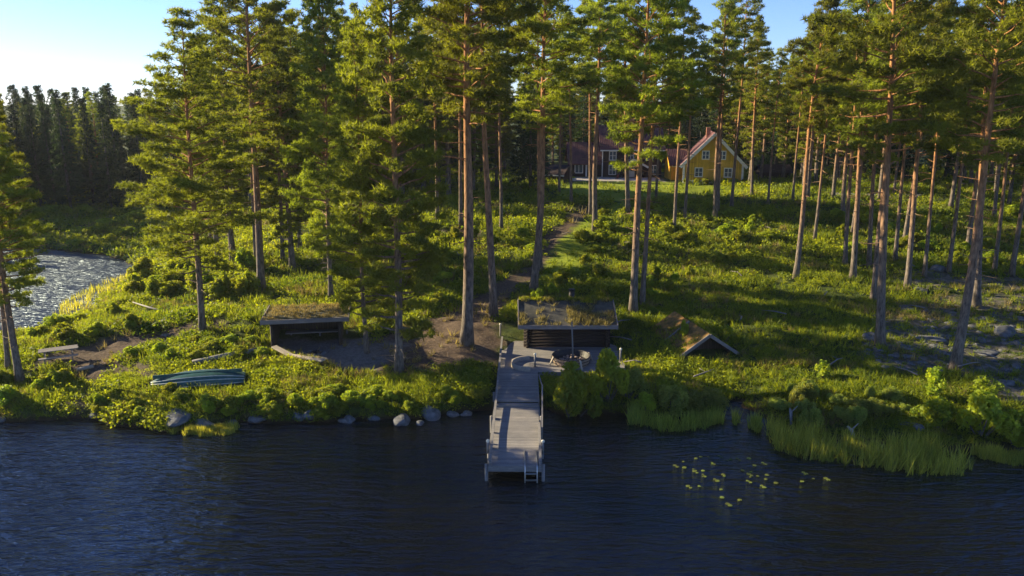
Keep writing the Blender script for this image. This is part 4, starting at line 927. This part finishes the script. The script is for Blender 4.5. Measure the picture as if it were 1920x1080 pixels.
# ------------------------------------------------------------------ shoreline rocks
RK = []
for k in range(5): mb = MB(); mb.ico((0, 0, 0), 1.0, 3, 50 + k, 0.28, (1, 0.8, 0.62)); RK.append(mb.mesh('boulder', M['rock']))
def rock(px, py, wpx, label, k, hf=1.0, group=None, z0=None):
    x, y, z = hit(px, py); z = max(z, 0.0) if z0 is None else z0
    dep = y * cp + 12 * spn * 1.2; r = wpx / F_PX * (y * cp + (16 - z) * spn) / 2
    o = link_mesh('boulder', RK[k % 5]); o.location = (x, y + r * 0.4, z + 0.12 * r); o.scale = (r, r, r * hf); o.rotation_euler = (0, 0, px * 0.7)
    return tag(o, label, 'rock', group)
rock(176, 782, 18, 'small rounded pale boulder at the foot of the sandy track', 0, 1.2)
rock(2, 790, 22, 'brown stone at the water line at the left edge', 1, 0.8)
rock(381, 804, 38, 'large pale boulder in the water below the overturned boat', 2, 1.15)
rock(433, 795, 17, 'small boulder just right of the big one below the boat', 3, 1.2)
rock(556, 784, 24, 'left of the two wedge shaped boulders side by side below the log', 4, 1.1)
rock(581, 783, 30, 'right and bigger of the two wedge shaped boulders below the shelter', 0, 1.2)
rock(650, 792, 28, 'dark boulder half in water below the fire ring', 1, 0.9)
rock(752, 794, 38, 'flat topped boulder in the water below the nearest tall pine', 2, 0.95)
rock(788, 795, 18, 'small boulder between the flat topped one and the tallest one', 3, 0.9)
rock(806, 782, 44, 'tallest shore boulder midway between pine and pier', 4, 1.1)
rock(848, 780, 22, 'round boulder left of the last one before the pier', 0, 0.9)
rock(875, 779, 20, 'last small boulder before the left side of the pier', 1, 0.9)
rock(700, 786, 20, 'small mossy boulder on the bank left of the flat topped one', 3, 0.9)
rock(480, 790, 30, 'low slab of rock on the bank below the shelter bench', 2, 0.7)
rock(330, 788, 60, 'long low rock face under the bushes below the boat', 4, 0.6)
rock(1722, 806, 26, 'pale boulder at the inner edge of the reeds', 2, 1.0)
rock(1697, 797, 22, 'grey boulder left of the pale one inside the reeds', 3, 0.7)
rock(1890, 630, 40, 'blocky grey boulder near the right edge behind the orange pine', 1, 1.0)
rock(1636, 636, 32, 'boulder left of the foot of the tall straight pine', 0, 0.9)
rock(1700, 655, 38, 'broad low outcrop between the two big right hand pines', 4, 0.28)
rock(1750, 640, 44, 'largest low outcrop left of the orange pine', 2, 0.28)
rock(1850, 665, 42, 'low outcrop right of the orange pine foot', 3, 0.28)
rock(1760, 508, 30, 'rounded rocks deep under the right hand trunks', 1, 0.8)
rock(1728, 546, 24, 'pale low rock beside the dark leaning trunk', 0, 0.6)
rock(1702, 582, 34, 'grey slab behind the tall straight pine, on the mossy slope', 4, 0.5)
rock(1890, 722, 30, 'pale rock on the bare bank at the right edge', 2, 0.6)
rock(310, 630, 14, 'small stone on the bare track left of the spit pine', 3, 0.7)
rr = random.Random(77)
for i in range(110):
    px = rr.uniform(1620, 1918); py = rr.choice([rr.uniform(570, 700), rr.uniform(600, 690)])
    rock(px, py, rr.uniform(6, 18), 'small grey stone strewn over the bare rocky ground under the right hand pines', i, rr.uniform(0.5, 0.9), 'stones strewn over the bare rocky ground')

# ------------------------------------------------------------------ bushes
def bush_mesh(seed, w, h, nl, mat, size=0.11, cone=False, name='bush', upright=0.0):
    rng = np.random.default_rng(seed); k = 16 if not cone else 26; cs = []
    for i in range(k):
        if cone: u = (i + 0.5) / k; r = w * (1 - u) ** 0.8 * rng.uniform(0.1, 0.85); a = i * 2.4; cs.append((math.cos(a) * r, math.sin(a) * r, h * u, 0.30 * w * (1.15 - u)))
        else: a = rng.uniform(0, 6.28); r = w * rng.uniform(0, 0.8); cs.append((math.cos(a) * r, math.sin(a) * r, h * rng.uniform(0.25, 0.85) * (1 - 0.45 * (r / w) ** 2), rng.uniform(0.2, 0.36) * w))
    cs = np.array(cs); pk = rng.choice(k, nl, p=cs[:, 3] ** 2 / (cs[:, 3] ** 2).sum()); d = rdirs(rng, nl) * rng.uniform(0.35, 1.05, (nl, 1)) ** 0.6
    cen = cs[pk, :3] + d * cs[pk, 3:4] * np.array([1, 1, 1.1 + upright]); cen[:, 2] = np.maximum(cen[:, 2], 0.02)
    tint = np.clip(rng.uniform(0, 1, k)[pk] * 0.6 + rng.uniform(0, 0.4, nl), 0, 1)
    F = blades(rng, cen, rdirs(rng, nl, 0.5 + upright), size * 2.2, size * 0.75) if cone else leaves(rng, cen, size)
    st = MB()
    for i in range(k):
        e = Vector(cs[i, :3]); st.tube([(e.x * 0.1, e.y * 0.1, -0.15), (e.x * 0.6, e.y * 0.6, e.z * 0.5), tuple(e)], [0.03, 0.02, 0.008], 4, False)
    return tri_mesh(name, F, tint, mat), st.mesh(name + '_stems', M['bark_grey'])
BU = {'willow': [bush_mesh(1 + k, 1.0, 1.3, 3600, M['leaf_olive'], 0.10, upright=0.3) for k in range(3)],
      'leafy': [bush_mesh(20 + k, 1.0, 1.4, 3200, M['leaf'], 0.12) for k in range(3)],
      'conifer': [bush_mesh(40 + k, 1.0, 2.4, 5200, M['leaf'], 0.09, True) for k in range(2)],
      'sapling': [bush_mesh(60 + k, 0.55, 1.7, 900, M['leaf'], 0.12, upright=0.6) for k in range(2)]}
def bush(kind, px, py, wpx, hpx, label, group=None, k=0, name='bush', cat='bush'):
    x, y, z = hit(px, py); z = max(z, -0.1); dep = y * cp + (16 - z) * spn; r = wpx / F_PX * dep / 2; h = hpx / F_PX * dep / cp
    e = empty(name, (x, y, z), (px * 1.3) % 6.28); f, s = BU[kind][k % len(BU[kind])]; h0 = {'willow': 1.55, 'leafy': 1.6, 'conifer': 2.6, 'sapling': 2.0}[kind]; w0 = 0.56 if kind == 'sapling' else 1.08
    a = link_mesh('foliage', f, e); b = link_mesh('stems', s, e); a.scale = b.scale = (r / w0, r / w0, h / h0)
    return tag(e, label, cat, group)
bush('leafy', 1072, 780, 122, 112, 'bright rounded young tree right beside the pier, in front of the stave basin', name='young_tree', cat='young tree')
bush('leafy', 1138, 752, 92, 112, 'taller pointed young tree at the right corner of the terrace', k=1, name='young_tree', cat='young tree')
bush('willow', 1262, 768, 70, 58, 'pale willow bush left one of the pair above the reeds patch')
bush('willow', 1322, 772, 90, 50, 'wider willow bush right one of the pair beside the inlet', k=1)
bush('willow', 1180, 745, 80, 70, 'dark green bush between the pointed young tree and the willows', k=2)
bush('leafy', 1210, 770, 60, 40, 'low bush at the water between the young trees and the willows', k=1)
bush('leafy', 1755, 800, 100, 70, 'bright bush with upright shoots on the right bank, left one', k=0)
bush('sapling', 1750, 745, 46, 72, 'tall light green shoot growing above the left bright bush on the right bank', name='sapling', cat='sapling')
bush('leafy', 1838, 815, 120, 95, 'largest bright bush on the right bank', k=1)
bush('sapling', 1842, 760, 60, 70, 'feathery sapling crowning the largest bright bush', k=1, name='sapling', cat='sapling')
bush('leafy', 1905, 840, 90, 80, 'dark leafy bush at the right edge by the water', k=2)
bush('sapling', 1540, 712, 34, 50, 'single small sapling on the dark slope right of the boathouse', name='sapling', cat='sapling')
bush('leafy', 1282, 645, 30, 50, 'leafy shrub climbing the left side of the boathouse', k=1)
bush('leafy', 1362, 640, 30, 34, 'small shrub behind the right slope of the boathouse', k=2)
bush('leafy', 60, 690, 10, 8, 'tiny tuft beside the picnic table', k=2)
rr = random.Random(5)
G = [('leafy', (250, 470, 505, 560), 26, (40, 75), (25, 50), 'bright shrub in the sunlit scrub between lagoon and spit pine', 'shrubs in the sunlit scrub by the lagoon'),
     ('leafy', (50, 250, 590, 640), 16, (30, 60), (16, 34), 'low bright shrub on the strip between lagoon and picnic table', 'low shrubs on the strip behind the picnic table'),
     ('leafy', (180, 900, 735, 785), 44, (30, 60), (16, 30), 'low sunlit bush on the bank edge left of the pier', 'low bushes on the bank left of the pier'),
     ('leafy', (0, 150, 715, 770), 10, (40, 70), (18, 34), 'shaded low bush on the bank at the far left', 'low bushes at the far left bank'),
     ('leafy', (230, 500, 640, 680), 16, (30, 60), (14, 26), 'heathery bush around the log above the boat', 'heathery bushes around the log'),
     ('leafy', (1000, 1300, 520, 570), 18, (20, 46), (14, 30), 'green undergrowth bush behind the sauna hut roof', 'undergrowth bushes behind the sauna hut'),
     ('leafy', (1080, 1480, 395, 500), 34, (26, 60), (14, 30), 'undergrowth bush on the meadow slope below the houses', 'undergrowth bushes on the meadow slope'),
     ('willow', (1400, 1700, 735, 800), 26, (24, 54), (18, 42), 'straggly shrub on the wet bank behind the long reed bed', 'straggly shrubs behind the reed bed'),
     ('leafy', (1560, 1920, 400, 500), 26, (24, 54), (14, 30), 'undergrowth bush under the trunks of the right hand wood', 'undergrowth bushes in the right hand wood'),
     ('leafy', (700, 1000, 440, 590), 30, (26, 50), (14, 28), 'shady undergrowth bush beside the footpath left of the hut', 'undergrowth bushes beside the footpath'),
     ('leafy', (90, 300, 400, 465), 22, (30, 60), (14, 26), 'marsh shrub on the far shore of the lagoon', 'marsh shrubs across the lagoon')]
for kind, (x0, x1, y0, y1), n, (w0, w1), (h0, h1), lab, grp in G:
    for i in range(n):
        px, py = rr.uniform(x0, x1), rr.uniform(y0, y1); x, y, z = hit(px, py)
        if z < 0.15: continue
        if any(float(seg_dist(np.array([x]), np.array([y]), pp)[0]) < 0.4 for pp in dirt_polys + gravel_polys): continue
        bush(kind, px, py, rr.uniform(w0, w1), rr.uniform(h0, h1), lab, grp, i)
# hedge under the yellow house gable
for i in range(7): 
    x = 25.0 + i * 1.35; e = empty('hedge_shrub', (x, 110.9 - (i % 2) * 0.3, gz(x, 110.9)), i * 1.7); f, s = BU['leafy'][i % 3]; a = link_mesh('foliage', f, e); a.scale = (0.85, 0.75, 0.62); tag(e, 'dark clipped shrub in the row under the gable of the yellow house', 'shrub', 'shrubs under the yellow gable')

# ------------------------------------------------------------------ undergrowth, grass and reeds (nobody could count these)
def cover(name, n_try, region, dens, maker, mat, seed):
    """sample spots on the ground seen from the lake side, denser near; maker gives faces"""
    rng = np.random.default_rng(seed); x0, x1, y0, y1 = region
    u = rng.uniform(0, 1, n_try); y = 1 / (1 / y0 + u * (1 / y1 - 1 / y0)); x = rng.uniform(-1, 1, n_try) * (0.76 * y + 3)
    keep = (x > x0) & (x < x1); x, y = x[keep], y[keep]
    z = ground(x, y); p = dens(x, y, z, rng); keep = rng.uniform(0, 1, len(x)) < p; x, y, z = x[keep], y[keep], z[keep]
    F, t = maker(rng, x, y, z); return link_mesh(name, tri_mesh(name, F, t, mat))
def interp(field, x, y):
    i = np.clip(np.searchsorted(GX, x) - 1, 0, len(GX) - 2); j = np.clip(np.searchsorted(GY, y) - 1, 0, len(GY) - 2); return field[j, i]
bare = np.maximum.reduce([mk['dirt'], mk['gravel'], mk['drive'], mk['stone'] * 0.8])
def boxes(x, y):
    b = ((x > -1.3) & (x < 6.6) & (y > 41.5) & (y < 51)) | ((x > -1.3) & (x < 1.6) & (y > 28) & (y < 49.5)) | ((y > 111.8) & (y < 130) & (x > 8) & (x < 34))
    X, Y = x - sh.location.x, y - sh.location.y; c, s = math.cos(-R(9)), math.sin(-R(9)); X, Y = X * c - Y * s, X * s + Y * c
    b |= (X > -0.1) & (X < 5.1) & (Y > -0.5) & (Y < 3.1)
    X, Y = x - bh.location.x, y - bh.location.y; c, s = math.cos(-R(12)), math.sin(-R(12)); X, Y = X * c - Y * s, X * s + Y * c
    b |= (np.abs(X) < 1.7) & (Y > -0.2) & (Y < 5.4)
    X, Y = x - bo.location.x, y - bo.location.y; b |= (np.abs(X) < 2.7) & (np.abs(Y) < 0.75)
    return b
def dens_shrub(x, y, z, rng):
    d = (z > 0.12) * (1 - interp(bare, x, y)) * (1 - 0.97 * interp(mk['lawn'], x, y)) * (0.25 + 0.75 * sstep(0.35, 0.6, vnoise(x * 0.45, y * 0.45, 31)))
    return d * (~boxes(x, y))
def mk_shrub(rng, x, y, z):
    n = len(x); per = 42; s = np.clip(y / 45, 0.8, 3.0) ** 0.85 * rng.uniform(0.5, 1.4, n) * (0.55 + 1.1 * vnoise(x * 0.6, y * 0.6, 33)) * (1 - 0.35 * sstep(6, 16, x) * (1 - sstep(60, 70, y)))
    d = rdirs(rng, n * per); d[:, 2] = np.abs(d[:, 2]); S = np.repeat(s, per)[:, None]
    cen = np.repeat(np.stack([x, y, z], 1), per, 0) + d * S * np.array([0.42, 0.42, 0.28]) * rng.uniform(0.4, 1, (n * per, 1))
    t = np.repeat(np.clip(-0.15 + 0.8 * vnoise(x * 0.16, y * 0.16, 37) + 0.6 * vnoise(x * 0.6, y * 0.6, 35) + rng.uniform(-0.25, 0.25, n), 0, 1), per) * 0.75 + rng.uniform(0, 0.25, n * per)
    return leaves(rng, cen, 0.08 * S[:, 0]), t
tag(cover('undergrowth', 52000, (-90, 90, 34, 135), dens_shrub, mk_shrub, M['under'], 11), kind='stuff')
def dens_grass(x, y, z, rng):
    d = (z > 0.05) * (1 - interp(bare, x, y)) * (1 - 0.7 * interp(mk['lawn'], x, y)) * (0.35 + 0.65 * sstep(0.35, 0.6, vnoise(x * 0.4 + 50, y * 0.4, 41))); return d * (~boxes(x, y))
def mk_grass(rng, x, y, z):
    n = len(x); per = 12; s = np.clip(y / 45, 0.8, 3.0) ** 0.8 * rng.uniform(0.5, 1.2, n)  ; S = np.repeat(s, per)
    cen = np.repeat(np.stack([x, y, z], 1), per, 0) + rng.normal(0, 1, (n * per, 3)) * (S * 0.10)[:, None] * np.array([1, 1, 0]); t = np.repeat(rng.uniform(0, 1, n), per) * 0.6 + rng.uniform(0, 0.4, n * per)
    return blades(rng, cen, rdirs(rng, n * per, 1.7), 0.42 * S, 0.05 * S), t
tag(cover('grass', 50000, (-90, 90, 34, 135), dens_grass, mk_grass, M['under'], 12), kind='stuff')
def dens_dry(x, y, z, rng):
    return (z > 0.1) * (1 - interp(bare, x, y) * 0.6) * (1 - interp(mk['lawn'], x, y)) * sstep(0.52, 0.7, vnoise(x * 0.3 + 20, y * 0.5 + 7, 71) * 0.6 + vnoise(x * 1.2, y * 1.2, 72) * 0.4) * (~boxes(x, y))
tag(cover('dry_grass', 26000, (-60, 60, 34, 110), dens_dry, mk_grass, M['drygrass'], 14), kind='stuff')
rb = random.Random(91)
for i in range(22):
    px, py = rb.uniform(760, 1900), rb.uniform(430, 720); x, y, z = hit(px, py)
    if z < 0.3 or bool(boxes(np.array([x]), np.array([y]))[0]): continue
    a = rb.uniform(0, PI); L_ = rb.uniform(0.8, 2.2); mb = MB(); dx, dy = math.cos(a) * L_ / 2, math.sin(a) * L_ / 2
    mb.tube([(x - dx, y - dy, gz(x - dx, y - dy) + 0.3), (x + 0.1, y, gz(x, y) + 0.38), (x + dx, y + dy, gz(x + dx, y + dy) + 0.28)], [0.05, 0.04, 0.015], 5)
    mb.tube([(x + 0.1, y, gz(x, y) + 0.38), (x + 0.1 - dy * 0.5, y + dx * 0.5, gz(x, y) + 0.5)], [0.025, 0.01], 4)
    tag(mb.build('fallen_branch', M['bench_wood']), 'thin grey fallen branch lying on the undergrowth below the pines', 'branch', 'fallen branches on the slope')
def reed_bed(name, pxs, n, hgt, seed, label=None):
    poly = [at_z(a, b, 0) for a, b in pxs]; rng = np.random.default_rng(seed); P = np.array(poly); lo, hi = P.min(0), P.max(0)
    x = rng.uniform(lo[0], hi[0], n); y = rng.uniform(lo[1], hi[1], n); d = seg_dist(x, y, poly); k = (d < 0.35 * (vnoise(x * 3, y * 3, seed) - 0.3)) & (vnoise(x * 1.1, y * 1.1, seed + 1) * 0.5 + vnoise(x * 3.1, y * 2.1, seed + 2) * 0.5 > 0.36) & (ground(x, y) < 0.25); x, y = x[k], y[k]
    per = 3; cen = np.repeat(np.stack([x, y, np.full(len(x), -0.05)], 1), per, 0) + rng.normal(0, 0.05, (len(x) * per, 3)) * np.array([1, 1, 0])
    t = np.clip(0.5 * np.repeat(vnoise(x, y, 3), per) + rng.uniform(0, 0.7, len(cen)) - 0.1, 0, 1); T = blades(rng, cen, rdirs(rng, len(cen), 4.5), hgt * np.repeat(0.45 + 0.9 * vnoise(x * 1.7, y * 1.7, seed + 4), per), 0.05)
    tag(link_mesh(name, tri_mesh(name, T, t, M['reed'])), label, None, kind='stuff')
reed_bed('reeds', [(1440, 800), (1470, 812), (1560, 825), (1650, 835), (1760, 845), (1808, 868), (1818, 892), (1780, 893), (1700, 890), (1600, 872), (1520, 862), (1455, 845)], 3000, 1.0, 61)
reed_bed('reeds', [(1185, 778), (1260, 786), (1318, 790), (1320, 806), (1260, 810), (1200, 800), (1180, 795)], 700, 0.85, 62)
reed_bed('reeds', [(1300, 790), (1345, 775), (1352, 792), (1320, 800)], 500, 0.6, 66)
reed_bed('reeds', [(1412, 790), (1424, 790), (1424, 812), (1412, 812)], 160, 0.7, 63)
reed_bed('reeds', [(1375, 782), (1382, 782), (1382, 798), (1375, 798)], 60, 0.7, 67)
reed_bed('reeds', [(320, 800), (380, 806), (440, 800), (440, 812), (380, 818), (330, 812)], 1500, 0.4, 64)
reed_bed('reeds', [(1820, 850), (1960, 855), (1960, 880), (1850, 862)], 1600, 0.6, 65)
reed_bed('reeds', [(130, 560), (200, 530), (252, 510), (258, 520), (215, 552), (170, 584), (110, 606), (90, 610)], 900, 0.5, 68)
# lily pads
LP = [(1265, 873), (1281, 866), (1283, 877), (1302, 884), (1318, 883), (1321, 894), (1290, 912), (1311, 912), (1356, 890), (1340, 899), (1408, 885), (1407, 895), (1402, 902), (1421, 893), (1436, 899), (1428, 911), (1455, 906), (1392, 882), (1335, 868), (1336, 870), (1364, 864), (1348, 855), (1328, 857), (1314, 857), (1382, 860), (1305, 860), (1404, 860), (1430, 868), (1415, 873), (1438, 891), (1506, 886), (1504, 903), (1525, 898), (1548, 897), (1352, 918), (1354, 933), (1364, 945), (1387, 938), (1393, 883), (1300, 880), (1318, 890), (1358, 893), (1404, 889), (1370, 862)]
pm = MB(); n = 14; pv = [(0, 0, 0.012)] + [(math.cos(0.25 + (2 * PI - 0.5) * i / n), math.sin(0.25 + (2 * PI - 0.5) * i / n), 0.010) for i in range(n + 1)]
pv += [(x, y, z - 0.02) for x, y, z in pv[1:]]
pm.add(pv, [(0, i + 1, i + 2) for i in range(n)] + [(i + 1, n + 2 + i, n + 3 + i, i + 2) for i in range(n)]); lm = pm.mesh('lily_pad', M['lily'])
a = lm.attributes.new('tint', 'FLOAT', 'FACE'); a.data.foreach_set('value', np.full(len(lm.polygons), 0.6, np.float32))
for i, (px, py) in enumerate(LP):
    for j in range(1 + (i % 3 == 0)):
        x, y = at_z(px + j * 5, py + j * 3, 0.0); o = link_mesh('lily_pad', lm); r = rr.uniform(0.045, 0.105); o.location = (x, y, 0.012); o.scale = (r, r, 1); o.rotation_euler = (rr.gauss(0, 0.03), rr.gauss(0, 0.03), rr.uniform(0, 6))
        tag(o, 'yellow green lily pad floating in the loose patch off the reeds', 'lily pad', 'lily pads floating off the reeds')
# thin evening air over the lake and woods
m, nt, out = new_mat('haze'); pv_ = nt.nodes.new('ShaderNodeVolumePrincipled'); pv_.inputs['Color'].default_value = (0.80, 0.88, 1.0, 1); pv_.inputs['Density'].default_value = 0.00013; pv_.inputs['Anisotropy'].default_value = 0.2
nt.links.new(pv_.outputs[0], out.inputs['Volume'])
mb = MB(); mb.box(-420, 420, -60, 420, -6.0, 33.0); hz_ = mb.build('haze', m); tag(hz_, kind='stuff')
print('OBJECTS', len(bpy.data.objects), 'meshes', len(bpy.data.meshes))
